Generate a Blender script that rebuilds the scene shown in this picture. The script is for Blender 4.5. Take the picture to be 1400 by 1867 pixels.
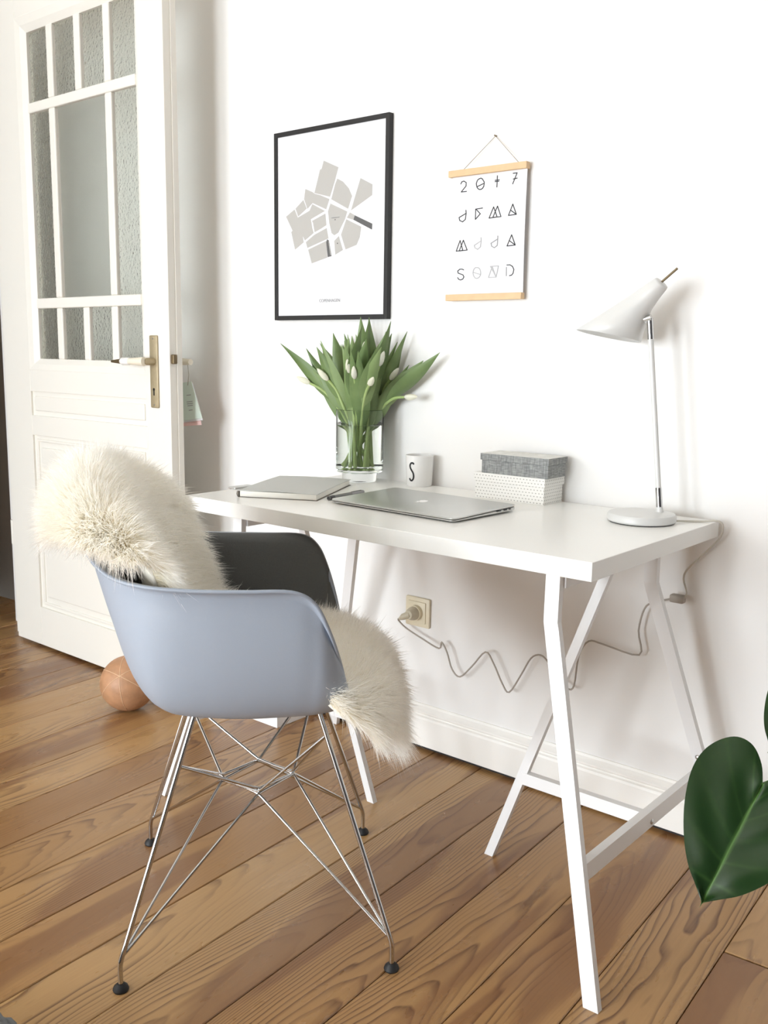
import bpy, bmesh, math, random
import numpy as np
from mathutils import Vector, Matrix

for o in list(bpy.data.objects):
    bpy.data.objects.remove(o)
SC = bpy.context.scene
COL = SC.collection
random.seed(7)
rng = np.random.default_rng(7)
PI = math.pi

# ------------------------------------------------------------------ camera
F_PX, PW = 1755.105, 1400.0
YAW, PITCH, ROLL = 0.694923, 0.165680, 0.014399
CAM = Vector((1.818473, -2.015216, 1.080857))
_f = Vector((-math.sin(YAW) * math.cos(PITCH), math.cos(YAW) * math.cos(PITCH), -math.sin(PITCH)))
_r = Vector((math.cos(YAW), math.sin(YAW), 0.0))
_u = _r.cross(_f)
CR = math.cos(ROLL) * _r + math.sin(ROLL) * _u
CU = math.cos(ROLL) * _u - math.sin(ROLL) * _r
cam_data = bpy.data.cameras.new('camera')
cam = bpy.data.objects.new('camera', cam_data)
COL.objects.link(cam)
mw = Matrix.Identity(4)
for i, v in enumerate((CR, CU, -_f)):
    mw.col[i][:3] = v
mw.col[3][:3] = CAM
cam.matrix_world = mw
cam_data.sensor_fit = 'HORIZONTAL'
cam_data.sensor_width = 36.0
cam_data.lens = F_PX / PW * 36.0
cam_data.clip_start = 0.05
SC.camera = cam

# ------------------------------------------------------------------ world, lights, exposure
SC.view_settings.view_transform = 'Standard'
SC.view_settings.look = 'None'
SC.view_settings.gamma = 1.0
SC.view_settings.use_curve_mapping = False
SC.view_settings.exposure = 0.0
SC.cycles.max_bounces = 18
SC.cycles.diffuse_bounces = 10
SC.cycles.glossy_bounces = 6
SC.cycles.transmission_bounces = 14
world = bpy.data.worlds.new('world')
SC.world = world
world.use_nodes = True
world.node_tree.nodes['Background'].inputs[0].default_value = (0.80, 0.90, 1.0, 1)
world.node_tree.nodes['Background'].inputs[1].default_value = 1.0


def area_light(name, loc, target, sx, sy, power, col):
    d = bpy.data.lights.new(name, 'AREA')
    d.shape = 'RECTANGLE'
    d.size, d.size_y = sx, sy
    d.energy = power
    d.color = col
    o = bpy.data.objects.new(name, d)
    o.location = loc
    o.rotation_euler = (Vector(target) - Vector(loc)).to_track_quat('-Z', 'Y').to_euler()
    COL.objects.link(o)
    return o


WIN = [(-0.85, 1.0), (0.50, 1.05)]      # window centres (x) and widths in the front wall
ROOM_L, ROOM_R, ROOM_F, ROOM_H = -1.53, 3.3, -5.4, 3.0
LIGHTS = [(WIN[0], 148.0), (WIN[1], 165.0)]
for (wx, ww), e in LIGHTS:
    area_light('window_light', (wx, ROOM_F - 0.12, 1.08), (wx, 0, 1.10), ww, 1.95, e, (0.88, 0.945, 1.0))

# ------------------------------------------------------------------ materials
def srgb(r, g, b):
    def c(v):
        v /= 255.0
        return v / 12.92 if v <= 0.04045 else ((v + 0.055) / 1.055) ** 2.4
    return (c(r), c(g), c(b), 1.0)


def mat(name, col, rough=0.5, metal=0.0, bump=0.0, bscale=200.0, var=0.0, vscale=8.0, **kw):
    m = bpy.data.materials.new(name)
    m.use_nodes = True
    nt = m.node_tree
    b = nt.nodes['Principled BSDF']
    b.inputs['Roughness'].default_value = rough
    b.inputs['Metallic'].default_value = metal
    b.inputs['Base Color'].default_value = col
    for k, v in kw.items():
        b.inputs[k.replace('_', ' ')].default_value = v
    if bump or var:
        tc = nt.nodes.new('ShaderNodeTexCoord')
    if var:
        n = nt.nodes.new('ShaderNodeTexNoise')
        n.inputs['Scale'].default_value = vscale
        n.inputs['Detail'].default_value = 4
        nt.links.new(tc.outputs['Object'], n.inputs['Vector'])
        mx = nt.nodes.new('ShaderNodeMix')
        mx.data_type = 'RGBA'
        mx.inputs['A'].default_value = tuple(c * (1 - var) for c in col[:3]) + (1,)
        mx.inputs['B'].default_value = tuple(min(1, c * (1 + var)) for c in col[:3]) + (1,)
        nt.links.new(n.outputs['Fac'], mx.inputs['Factor'])
        nt.links.new(mx.outputs['Result'], b.inputs['Base Color'])
    if bump:
        n2 = nt.nodes.new('ShaderNodeTexNoise')
        n2.inputs['Scale'].default_value = bscale
        n2.inputs['Detail'].default_value = 3
        nt.links.new(tc.outputs['Object'], n2.inputs['Vector'])
        bp = nt.nodes.new('ShaderNodeBump')
        bp.inputs['Strength'].default_value = bump
        bp.inputs['Distance'].default_value = 0.002
        nt.links.new(n2.outputs['Fac'], bp.inputs['Height'])
        nt.links.new(bp.outputs['Normal'], b.inputs['Normal'])
    return m


def N(nt, t, **kw):
    n = nt.nodes.new(t)
    for k, v in kw.items():
        setattr(n, k, v)
    return n


def math_node(nt, op, a, b=None):
    n = N(nt, 'ShaderNodeMath', operation=op)
    for i, v in enumerate((a, b)):
        if v is None:
            continue
        if isinstance(v, (int, float)):
            n.inputs[i].default_value = v
        else:
            nt.links.new(v, n.inputs[i])
    return n.outputs[0]


def ramp(nt, fac, stops):
    n = N(nt, 'ShaderNodeValToRGB')
    el = n.color_ramp.elements
    while len(el) < len(stops):
        el.new(0.5)
    for e, (p, c) in zip(el, stops):
        e.position = p
        e.color = c
    nt.links.new(fac, n.inputs[0])
    return n.outputs[0]


def mixc(nt, fac, a, b, mode='MIX'):
    n = N(nt, 'ShaderNodeMix', data_type='RGBA', blend_type=mode)
    for key, v in (('Factor', fac), ('A', a), ('B', b)):
        s = n.inputs[key] if key == 'Factor' else [i for i in n.inputs if i.name == key and i.type == 'RGBA'][0]
        if isinstance(v, (int, float, tuple)):
            s.default_value = v
        else:
            nt.links.new(v, s)
    return [o for o in n.outputs if o.type == 'RGBA'][0]


def wood_floor():
    m = bpy.data.materials.new('pine_floorboard')
    m.use_nodes = True
    nt = m.node_tree
    b = nt.nodes['Principled BSDF']
    tc = N(nt, 'ShaderNodeTexCoord')
    oi = N(nt, 'ShaderNodeObjectInfo')
    rnd = oi.outputs['Random']
    sep = N(nt, 'ShaderNodeSeparateXYZ')
    nt.links.new(tc.outputs['Object'], sep.inputs[0])
    x, y = sep.outputs[0], sep.outputs[1]
    off = math_node(nt, 'MULTIPLY', rnd, 57.0)
    yo = math_node(nt, 'ADD', y, off)

    def noise(sx, sy, scale, detail, rough=0.5, dist=0.0):
        cb = N(nt, 'ShaderNodeCombineXYZ')
        nt.links.new(math_node(nt, 'MULTIPLY', x, sx), cb.inputs[0])
        nt.links.new(math_node(nt, 'MULTIPLY', yo, sy), cb.inputs[1])
        nt.links.new(math_node(nt, 'MULTIPLY', rnd, 31.0), cb.inputs[2])
        n = N(nt, 'ShaderNodeTexNoise')
        n.inputs['Scale'].default_value = scale
        n.inputs['Detail'].default_value = detail
        n.inputs['Roughness'].default_value = rough
        n.inputs['Distortion'].default_value = dist
        nt.links.new(cb.outputs[0], n.inputs['Vector'])
        return n.outputs['Fac']
    # cathedral grain: arches y*k + a*(x-xc)^2, wandering centre
    n_c = noise(0.0, 1.0, 1.3, 1.0)
    r2 = math_node(nt, 'FRACT', math_node(nt, 'MULTIPLY', rnd, 13.7))
    xc = math_node(nt, 'ADD', math_node(nt, 'MULTIPLY', math_node(nt, 'SUBTRACT', n_c, 0.5), 0.12),
                   math_node(nt, 'MULTIPLY', math_node(nt, 'SUBTRACT', r2, 0.5), 0.14))
    dx = math_node(nt, 'SUBTRACT', x, xc)
    para = math_node(nt, 'MULTIPLY', math_node(nt, 'MULTIPLY', dx, dx), 700.0)
    n_w = noise(5.0, 1.0, 1.6, 3.0, 0.55)
    n_y = noise(0.0, 1.0, 0.9, 1.0)
    fld = math_node(nt, 'ADD', para, math_node(nt, 'MULTIPLY', n_w, 6.0))
    fld = math_node(nt, 'ADD', fld, math_node(nt, 'MULTIPLY', n_y, 16.0))
    fld = math_node(nt, 'ADD', fld, math_node(nt, 'MULTIPLY', yo, 5.0))
    saw = math_node(nt, 'FRACT', fld)
    latewood = ramp(nt, saw, [(0.0, (0, 0, 0, 1)), (0.55, (0.08, 0.08, 0.08, 1)), (0.90, (1, 1, 1, 1)), (1.0, (0, 0, 0, 1))])
    n_p = noise(6.0, 1.0, 1.1, 2.0)
    patch = ramp(nt, n_p, [(0.40, (0.16, 0.16, 0.16, 1)), (0.58, (1, 1, 1, 1))])
    lw = N(nt, 'ShaderNodeMix', data_type='FLOAT')
    fac = math_node(nt, 'MULTIPLY', latewood, patch)
    streak = noise(60.0, 1.2, 2.0, 3.0, 0.6)
    fac = math_node(nt, 'MULTIPLY', fac, ramp(nt, streak, [(0.3, (0.6,) * 3 + (1,)), (0.65, (1, 1, 1, 1))]))
    # base tint by board
    base = ramp(nt, rnd, [(0.0, srgb(152, 112, 69)), (0.35, srgb(185, 147, 98)), (0.7, srgb(168, 127, 80)), (1.0, srgb(196, 158, 107))])
    fine = noise(90.0, 3.0, 2.0, 4.0, 0.7)
    base = mixc(nt, math_node(nt, 'MULTIPLY', fine, 0.36), base, srgb(128, 92, 60))
    col = mixc(nt, math_node(nt, 'MULTIPLY', fac, 0.95), base, srgb(92, 58, 36))
    # broad heartwood patches
    n_h = noise(7.0, 0.8, 1.0, 3.0, 0.45, 0.3)
    heart = ramp(nt, n_h, [(0.56, (0, 0, 0, 1)), (0.60, (1, 1, 1, 1))])
    col = mixc(nt, math_node(nt, 'MULTIPLY', heart, 0.6), col, srgb(118, 78, 50))
    # knots
    vor = N(nt, 'ShaderNodeTexVoronoi')
    cb = N(nt, 'ShaderNodeCombineXYZ')
    nt.links.new(math_node(nt, 'MULTIPLY', x, 2.2), cb.inputs[0])
    nt.links.new(math_node(nt, 'MULTIPLY', yo, 1.4), cb.inputs[1])
    nt.links.new(math_node(nt, 'MULTIPLY', rnd, 17.0), cb.inputs[2])
    vor.inputs['Scale'].default_value = 2.4
    nt.links.new(cb.outputs[0], vor.inputs['Vector'])
    knot = ramp(nt, vor.outputs['Distance'], [(0.018, (1, 1, 1, 1)), (0.035, (0, 0, 0, 1))])
    col = mixc(nt, math_node(nt, 'MULTIPLY', knot, 0.75), col, srgb(70, 42, 26))
    nt.links.new(col, b.inputs['Base Color'])
    rr = ramp(nt, noise(14.0, 4.0, 1.5, 3.0), [(0.3, (0.24,) * 3 + (1,)), (0.7, (0.38,) * 3 + (1,))])
    nt.links.new(rr, b.inputs['Roughness'])
    b.inputs['Specular IOR Level'].default_value = 0.5
    bp = N(nt, 'ShaderNodeBump')
    bp.inputs['Strength'].default_value = 0.12
    bp.inputs['Distance'].default_value = 0.001
    nt.links.new(math_node(nt, 'ADD', fine, fac), bp.inputs['Height'])
    nt.links.new(bp.outputs['Normal'], b.inputs['Normal'])
    return m


def glass_mat(name, col, rough, bump=0.0, bscale=60.0, ior=1.45):
    m = mat(name, col, rough, bump=bump, bscale=bscale, Transmission_Weight=1.0, IOR=ior)
    return m


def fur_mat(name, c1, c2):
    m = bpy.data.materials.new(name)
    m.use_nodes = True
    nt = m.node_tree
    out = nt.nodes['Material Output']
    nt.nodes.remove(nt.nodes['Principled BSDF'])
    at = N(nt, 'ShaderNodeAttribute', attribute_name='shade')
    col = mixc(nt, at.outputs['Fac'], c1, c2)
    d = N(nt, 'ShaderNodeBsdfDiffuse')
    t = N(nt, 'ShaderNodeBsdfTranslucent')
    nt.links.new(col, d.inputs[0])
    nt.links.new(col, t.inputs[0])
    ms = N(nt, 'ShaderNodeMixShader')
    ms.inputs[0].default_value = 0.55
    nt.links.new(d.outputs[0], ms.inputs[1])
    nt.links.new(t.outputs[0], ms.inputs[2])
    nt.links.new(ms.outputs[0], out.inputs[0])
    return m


def weave_mat(name, c1, c2, scale):
    m = bpy.data.materials.new(name)
    m.use_nodes = True
    nt = m.node_tree
    b = nt.nodes['Principled BSDF']
    b.inputs['Roughness'].default_value = 0.85
    tc = N(nt, 'ShaderNodeTexCoord')
    outs = []
    for s in ((scale, scale, scale * 9), (scale * 7, scale * 7, scale * 0.7)):
        mp = N(nt, 'ShaderNodeMapping')
        mp.inputs['Scale'].default_value = s
        nt.links.new(tc.outputs['Object'], mp.inputs[0])
        n = N(nt, 'ShaderNodeTexNoise')
        n.inputs['Scale'].default_value = 1.0
        n.inputs['Detail'].default_value = 2
        nt.links.new(mp.outputs[0], n.inputs['Vector'])
        outs.append(n.outputs['Fac'])
    f = math_node(nt, 'MULTIPLY', outs[0], outs[1])
    r = ramp(nt, f, [(0.14, (0, 0, 0, 1)), (0.38, (1, 1, 1, 1))])
    nt.links.new(mixc(nt, r, c1, c2), b.inputs['Base Color'])
    bp = N(nt, 'ShaderNodeBump')
    bp.inputs['Strength'].default_value = 0.3
    bp.inputs['Distance'].default_value = 0.001
    nt.links.new(f, bp.inputs['Height'])
    nt.links.new(bp.outputs['Normal'], b.inputs['Normal'])
    return m


def leaf_mat(name, c1, c2, rough=0.4, transl=0.0, vein=None):
    m = bpy.data.materials.new(name)
    m.use_nodes = True
    nt = m.node_tree
    b = nt.nodes['Principled BSDF']
    b.inputs['Roughness'].default_value = rough
    tc = N(nt, 'ShaderNodeTexCoord')
    n = N(nt, 'ShaderNodeTexNoise')
    n.inputs['Scale'].default_value = 14.0
    n.inputs['Detail'].default_value = 4
    nt.links.new(tc.outputs['Object'], n.inputs['Vector'])
    oi = N(nt, 'ShaderNodeObjectInfo')
    f = math_node(nt, 'ADD', math_node(nt, 'MULTIPLY', n.outputs['Fac'], 0.6), math_node(nt, 'MULTIPLY', oi.outputs['Random'], 0.4))
    col = mixc(nt, f, c1, c2)
    if vein:
        at = N(nt, 'ShaderNodeAttribute', attribute_name='vein')
        col = mixc(nt, at.outputs['Fac'], col, vein)
    nt.links.new(col, b.inputs['Base Color'])
    if transl:
        out = nt.nodes['Material Output']
        t = N(nt, 'ShaderNodeBsdfTranslucent')
        nt.links.new(col, t.inputs[0])
        ms = N(nt, 'ShaderNodeMixShader')
        ms.inputs[0].default_value = transl
        nt.links.new(b.outputs[0], ms.inputs[1])
        nt.links.new(t.outputs[0], ms.inputs[2])
        nt.links.new(ms.outputs[0], out.inputs[0])
    return m


def dots_mat(name, c1, c2, step):
    """white paper with a small printed grid of grey dots"""
    m = bpy.data.materials.new(name)
    m.use_nodes = True
    nt = m.node_tree
    b = nt.nodes['Principled BSDF']
    b.inputs['Roughness'].default_value = 0.7
    tc = N(nt, 'ShaderNodeTexCoord')
    sep = N(nt, 'ShaderNodeSeparateXYZ')
    nt.links.new(tc.outputs['Object'], sep.inputs[0])
    a = math_node(nt, 'ADD', sep.outputs[0], sep.outputs[1])
    row = math_node(nt, 'DIVIDE', sep.outputs[2], step)
    odd = math_node(nt, 'MULTIPLY', math_node(nt, 'MODULO', math_node(nt, 'FLOOR', math_node(nt, 'ADD', row, 40.0)), 2.0), 0.5)
    u = math_node(nt, 'SUBTRACT', math_node(nt, 'FRACT', math_node(nt, 'ADD', math_node(nt, 'ADD', math_node(nt, 'DIVIDE', a, step * 1.15), 40.0), odd)), 0.5)
    v = math_node(nt, 'SUBTRACT', math_node(nt, 'FRACT', math_node(nt, 'ADD', row, 40.0)), 0.5)
    d = math_node(nt, 'ADD', math_node(nt, 'MULTIPLY', u, u), math_node(nt, 'MULTIPLY', math_node(nt, 'MULTIPLY', v, v), 2.0))
    r = ramp(nt, d, [(0.03, (1, 1, 1, 1)), (0.075, (0, 0, 0, 1))])
    nt.links.new(mixc(nt, r, c1, c2), b.inputs['Base Color'])
    return m


M = {}
M['wall'] = mat('wall_paint', srgb(236, 235, 233), 0.9, bump=0.05, bscale=90)
M['low_bounce_wall'] = mat('low_bounce_paint', srgb(76, 76, 79), 0.9)  # unseen right wall, toned dark so little light bounces onto right-facing sides
M['ceiling'] = mat('ceiling_paint', srgb(240, 238, 232), 0.95)
M['hall'] = mat('hall_wall', srgb(120, 108, 95), 0.9, var=0.15)
M['trim'] = mat('trim_paint', srgb(242, 240, 235), 0.45)
M['door'] = mat('door_paint', srgb(230, 227, 219), 0.42, bump=0.04, bscale=30)
M['glass'] = glass_mat('textured_glass', (0.95, 0.97, 0.93, 1), 0.12, bump=1.0, bscale=110)
M['clearpane'] = glass_mat('ground_glass', (0.95, 0.97, 0.93, 1), 0.35, bump=0.3, bscale=400)
M['wood'] = wood_floor()
M['subfloor'] = mat('subfloor_gap', srgb(38, 26, 18), 0.9)
M['gapdark'] = mat('gap_shade_strip', srgb(52, 50, 50), 0.9)
M['white_lacquer'] = mat('white_lacquer', srgb(240, 240, 237), 0.28, bump=0.02, bscale=60)
M['white_metal'] = mat('white_powdercoat', srgb(232, 232, 232), 0.38)
M['screw'] = mat('zinc_screw', (0.55, 0.55, 0.55, 1), 0.3, 1.0)
M['chrome'] = mat('chrome', (0.60, 0.60, 0.60, 1), 0.07, 1.0)
M['rubber'] = mat('black_rubber', srgb(28, 27, 28), 0.6)
M['shell'] = mat('blue_grey_plastic', srgb(155, 164, 177), 0.48, bump=0.06, bscale=350)
M['felt'] = mat('charcoal_upholstery', srgb(94, 96, 96), 0.95, bump=0.3, bscale=500, var=0.12, vscale=300)
M['fur'] = fur_mat('sheep_wool', (0.97, 0.93, 0.82, 1), (0.99, 0.985, 0.97, 1))
M['pelt'] = mat('sheep_hide', (0.92, 0.87, 0.75, 1), 0.95)
M['frame'] = mat('black_frame', srgb(26, 25, 25), 0.55, bump=0.06, bscale=300)
M['paper'] = mat('white_paper', srgb(222, 222, 225), 0.7)
M['ink'] = mat('black_ink', srgb(28, 28, 30), 0.7)
M['ink_mid'] = mat('grey_ink', srgb(150, 150, 152), 0.7)
M['ink_light'] = mat('pale_ink', srgb(176, 176, 178), 0.7)
M['map'] = mat('map_grey', srgb(178, 176, 172), 0.7)
M['map_dark'] = mat('map_canal', srgb(92, 92, 92), 0.7)
M['oak'] = mat('pale_oak', srgb(216, 184, 143), 0.55, bump=0.1, bscale=250, var=0.12, vscale=45)
M['string'] = mat('string', srgb(150, 142, 128), 0.9)
M['lamp'] = mat('lamp_enamel', srgb(214, 214, 212), 0.35)
M['clear'] = glass_mat('clear_glass', (0.98, 0.995, 0.98, 1), 0.0, ior=1.22)
M['water'] = glass_mat('water', (0.97, 0.99, 0.96, 1), 0.0, ior=1.33)
M['stem'] = leaf_mat('tulip_stem', srgb(160, 188, 112), srgb(196, 214, 150), 0.45, 0.25)
M['leaf'] = leaf_mat('tulip_leaf', srgb(88, 116, 66), srgb(158, 180, 122), 0.42, 0.25)
M['bud'] = leaf_mat('tulip_bud', srgb(232, 232, 206), srgb(246, 245, 236), 0.5, 0.25)
M['ceramic'] = mat('white_porcelain', srgb(232, 231, 229), 0.22)
M['linen'] = weave_mat('grey_linen', srgb(118, 120, 120), srgb(170, 172, 170), 60)
M['linen_top'] = weave_mat('pale_linen', srgb(205, 205, 200), srgb(226, 226, 222), 60)
M['dots'] = dots_mat('dotted_paper', srgb(240, 239, 235), srgb(176, 174, 168), 0.0075)
M['alu'] = mat('aluminium', (0.60, 0.60, 0.585, 1), 0.42, 1.0)
M['alu_dark'] = mat('dark_port', srgb(48, 48, 50), 0.5)
M['logo'] = mat('logo_white', srgb(248, 248, 248), 0.6)
M['cover'] = mat('grey_book_cover', srgb(196, 198, 196), 0.75, bump=0.08, bscale=300)
M['cover_edge'] = mat('dark_book_spine', srgb(110, 104, 96), 0.75)
M['pages'] = mat('book_pages', srgb(240, 238, 230), 0.8)
M['pen'] = mat('grey_pen', srgb(118, 118, 116), 0.35)
M['pen_dark'] = mat('dark_pen', srgb(66, 66, 66), 0.35)
M['bronze'] = mat('patinated_brass', srgb(176, 162, 132), 0.45, 0.35, var=0.12, vscale=60)
M['bronze_dark'] = mat('dark_brass', srgb(112, 96, 70), 0.45, 0.5)
M['cream'] = mat('cream_grip', srgb(226, 218, 200), 0.35)
M['black'] = mat('keyhole_black', srgb(22, 18, 14), 0.8)
M['socket'] = mat('yellowed_plastic', srgb(228, 219, 194), 0.4, var=0.06, vscale=40)
M['plug'] = mat('plug_plastic', srgb(196, 188, 166), 0.4)
M['cable'] = mat('cable_pvc', srgb(200, 195, 184), 0.5)
M['cable_dark'] = mat('grey_cable', srgb(168, 160, 150), 0.5)
M['leather'] = mat('tan_leather', srgb(178, 134, 100), 0.5, bump=0.5, bscale=60, var=0.34, vscale=34)
M['seam'] = mat('pale_thread', srgb(222, 190, 156), 0.8)
M['monstera'] = leaf_mat('monstera_leaf', srgb(16, 40, 14), srgb(36, 68, 26), 0.3, 0.03, srgb(84, 120, 60))
M['petiole'] = mat('petiole', srgb(82, 118, 58), 0.45)
M['pot'] = mat('plant_pot', srgb(226, 224, 218), 0.5)
M['soil'] = mat('potting_soil', srgb(52, 38, 28), 0.95, bump=0.8, bscale=90)
M['knit'] = mat('grey_wool_knit', srgb(118, 122, 124), 0.95, bump=0.6, bscale=160, var=0.2, vscale=50)
M['tag_green'] = mat('mint_card', srgb(204, 218, 208), 0.7)
M['tag_pink'] = mat('pink_card', srgb(232, 196, 194), 0.7)
M['card'] = mat('white_card_box', srgb(241, 241, 240), 0.6)
M['curtain'] = mat('window_frame_paint', srgb(240, 240, 238), 0.4)

# ------------------------------------------------------------------ mesh helpers
def link(name, me, m=None, parent=None, smooth=False):
    if isinstance(me, bmesh.types.BMesh):
        bm = me
        bmesh.ops.recalc_face_normals(bm, faces=bm.faces)
        me = bpy.data.meshes.new(name)
        bm.to_mesh(me)
        bm.free()
    o = bpy.data.objects.new(name, me)
    if m is not None and not me.materials:
        me.materials.append(m)
    if smooth:
        for p in me.polygons:
            p.use_smooth = True
        if smooth != 'all':
            me.set_sharp_from_angle(angle=math.radians(40))
    COL.objects.link(o)
    if parent is not None:
        o.parent = parent
    return o


def tag(o, label, cat, group=None, kind=None):
    if label:
        o['label'] = label
    if cat:
        o['category'] = cat
    if group:
        o['group'] = group
    if kind:
        o['kind'] = kind
    return o


def thing(name, label, cat, loc=(0, 0, 0), rz=0.0, group=None):
    o = bpy.data.objects.new(name, None)
    o.empty_display_size = 0.05
    COL.objects.link(o)
    o.location = loc
    o.rotation_euler = (0, 0, rz)
    return tag(o, label, cat, group)


def struct(name, bm, m, parent=None, smooth=False):
    o = link(name, bm, m, parent, smooth)
    if parent is None:
        o['kind'] = 'structure'
    return o


def add_box(bm, x0, x1, y0, y1, z0, z1, bevel=0.0, segs=2):
    vs = [bm.verts.new((x, y, z)) for x in (x0, x1) for y in (y0, y1) for z in (z0, z1)]
    q = [(0, 1, 3, 2), (4, 6, 7, 5), (0, 4, 5, 1), (2, 3, 7, 6), (0, 2, 6, 4), (1, 5, 7, 3)]
    fs = [bm.faces.new([vs[i] for i in f]) for f in q]
    if bevel:
        es = list({e for f in fs for e in f.edges})
        bmesh.ops.bevel(bm, geom=es, offset=bevel, segments=segs, affect='EDGES', profile=0.5)
    return bm


def box(x0, x1, y0, y1, z0, z1, bevel=0.0, segs=2):
    return add_box(bmesh.new(), x0, x1, y0, y1, z0, z1, bevel, segs)


def frame_of(d):
    d = d.normalized()
    a = Vector((0, 0, 1)) if abs(d.z) < 0.9 else Vector((1, 0, 0))
    e1 = d.cross(a).normalized()
    return e1, d.cross(e1).normalized()


def add_tube(bm, pts, rad, segs=10, cap=True, smooth_pts=0):
    pts = [Vector(p) for p in pts]
    if smooth_pts:
        pts = catmull(pts, smooth_pts)
    n = len(pts)
    rads = rad if isinstance(rad, (list, tuple)) else [rad] * n
    if len(rads) != n:
        rads = [rads[0] + (rads[-1] - rads[0]) * i / (n - 1) for i in range(n)]
    rings = []
    e1 = None
    for i, p in enumerate(pts):
        d = (pts[min(i + 1, n - 1)] - pts[max(i - 1, 0)])
        d.normalize()
        if e1 is None:
            e1, e2 = frame_of(d)
        else:
            e1 = (e1 - d * e1.dot(d)).normalized()
            e2 = d.cross(e1)
        rings.append([bm.verts.new(p + (e1 * math.cos(2 * PI * k / segs) + e2 * math.sin(2 * PI * k / segs)) * rads[i]) for k in range(segs)])
    for a, b in zip(rings, rings[1:]):
        for k in range(segs):
            bm.faces.new((a[k], a[(k + 1) % segs], b[(k + 1) % segs], b[k]))
    if cap:
        bm.faces.new(rings[0][::-1])
        bm.faces.new(rings[-1])
    return bm


def tube(pts, rad, segs=10, smooth_pts=0):
    return add_tube(bmesh.new(), pts, rad, segs, True, smooth_pts)


def catmull(P, k, closed=False):
    out = []
    n = len(P)
    rngi = range(n) if closed else range(n - 1)
    for i in rngi:
        if closed:
            p0, p1, p2, p3 = P[i - 1], P[i], P[(i + 1) % n], P[(i + 2) % n]
        else:
            p0, p1, p2, p3 = P[max(i - 1, 0)], P[i], P[i + 1], P[min(i + 2, n - 1)]
        for j in range(k):
            t = j / k
            out.append(0.5 * ((2 * p1) + (p2 - p0) * t + (2 * p0 - 5 * p1 + 4 * p2 - p3) * t * t + (3 * p1 - p0 - 3 * p2 + p3) * t ** 3))
    if not closed:
        out.append(P[-1])
    return out


def lathe(prof, segs=48, origin=(0, 0, 0)):
    """prof: (r, z) from bottom to top; r == 0 closes the pole"""
    bm = bmesh.new()
    ox, oy, oz = origin
    rings = []
    for r, z in prof:
        if r < 1e-6:
            rings.append([bm.verts.new((ox, oy, oz + z))])
        else:
            rings.append([bm.verts.new((ox + r * math.cos(2 * PI * k / segs), oy + r * math.sin(2 * PI * k / segs), oz + z)) for k in range(segs)])
    for a, b in zip(rings, rings[1:]):
        if len(a) == 1 and len(b) == 1:
            continue
        for k in range(segs):
            k2 = (k + 1) % segs
            if len(a) == 1:
                bm.faces.new((a[0], b[k2], b[k]))
            elif len(b) == 1:
                bm.faces.new((a[k], a[k2], b[0]))
            else:
                bm.faces.new((a[k], a[k2], b[k2], b[k]))
    return bm


def add_prism(bm, poly, fn, h0, h1):
    """extrude polygon of 2D points; fn(u, v, h) -> 3D"""
    a = [bm.verts.new(fn(u, v, h0)) for u, v in poly]
    b = [bm.verts.new(fn(u, v, h1)) for u, v in poly]
    n = len(poly)
    bm.faces.new(a[::-1])
    bm.faces.new(b)
    for i in range(n):
        bm.faces.new((a[i], a[(i + 1) % n], b[(i + 1) % n], b[i]))
    return bm


def add_stroke(bm, pts, w, fn, h0, h1):
    """flat ink stroke along a 2D polyline"""
    pts = [Vector(p) for p in pts]
    for a, b in zip(pts, pts[1:]):
        d = b - a
        if d.length < 1e-6:
            continue
        d.normalize()
        n = Vector((-d.y, d.x)) * w / 2
        e = d * w * 0.3
        add_prism(bm, [tuple(a - n - e), tuple(b - n + e), tuple(b + n + e), tuple(a + n - e)], fn, h0, h1)
    return bm


def text_mesh(body, size, thick=0.0004):
    cu = bpy.data.curves.new('t', 'FONT')
    cu.body = body
    cu.size = size
    cu.align_x = 'CENTER'
    cu.align_y = 'CENTER'
    cu.extrude = thick
    to = bpy.data.objects.new('t', cu)
    COL.objects.link(to)
    dg = bpy.context.evaluated_depsgraph_get()
    me = bpy.data.meshes.new_from_object(to.evaluated_get(dg))
    bpy.data.objects.remove(to)
    me.materials.clear()
    return me


def grid_mesh(P, closed_u=False, closed_v=False):
    """P[i][j] -> quads"""
    bm = bmesh.new()
    V = [[bm.verts.new(p) for p in row] for row in P]
    ni, nj = len(V), len(V[0])
    for i in range(ni if closed_u else ni - 1):
        for j in range(nj if closed_v else nj - 1):
            bm.faces.new((V[i][j], V[(i + 1) % ni][j], V[(i + 1) % ni][(j + 1) % nj], V[i][(j + 1) % nj]))
    return bm


def solidify(bm, t):
    bmesh.ops.recalc_face_normals(bm, faces=bm.faces)
    bmesh.ops.solidify(bm, geom=list(bm.faces), thickness=t)
    return bm

# ------------------------------------------------------------------ room
fl = struct('floor', box(-3.6, ROOM_R, ROOM_F, 0.06, -0.06, -0.024), M['subfloor'])
TILT = math.radians(3.2)
PLW = 0.1525
pl_bm = box(-PLW / 2 + 0.0011, PLW / 2 - 0.0011, -5.0, 0.56, -0.024, 0.0, 0.0016, 1)
pl_me = None
for k in range(-14, 33):
    xs = 1.28 + PLW / 2 - PLW * k          # seam right of board k at y = -0.5
    if k == 0:                              # the board right of the table leg ends in a butt joint
        for (ya, yb) in ((-5.0, 0.136), (0.1405, 0.56)):
            o = link('plank', box(-PLW / 2 + 0.0011, PLW / 2 - 0.0011, ya, yb, -0.024, 0.0, 0.0016, 1), M['wood'], fl)
            o.location = (xs, -0.5, 0)
            o.rotation_euler = (0, 0, TILT)
        continue
    if pl_me is None:
        o = link('plank', pl_bm, M['wood'], fl)
        pl_me = o.data
    else:
        o = link('plank', pl_me, None, fl)
    o.location = (xs, -0.5, 0)
    o.rotation_euler = (0, 0, TILT)

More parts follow.
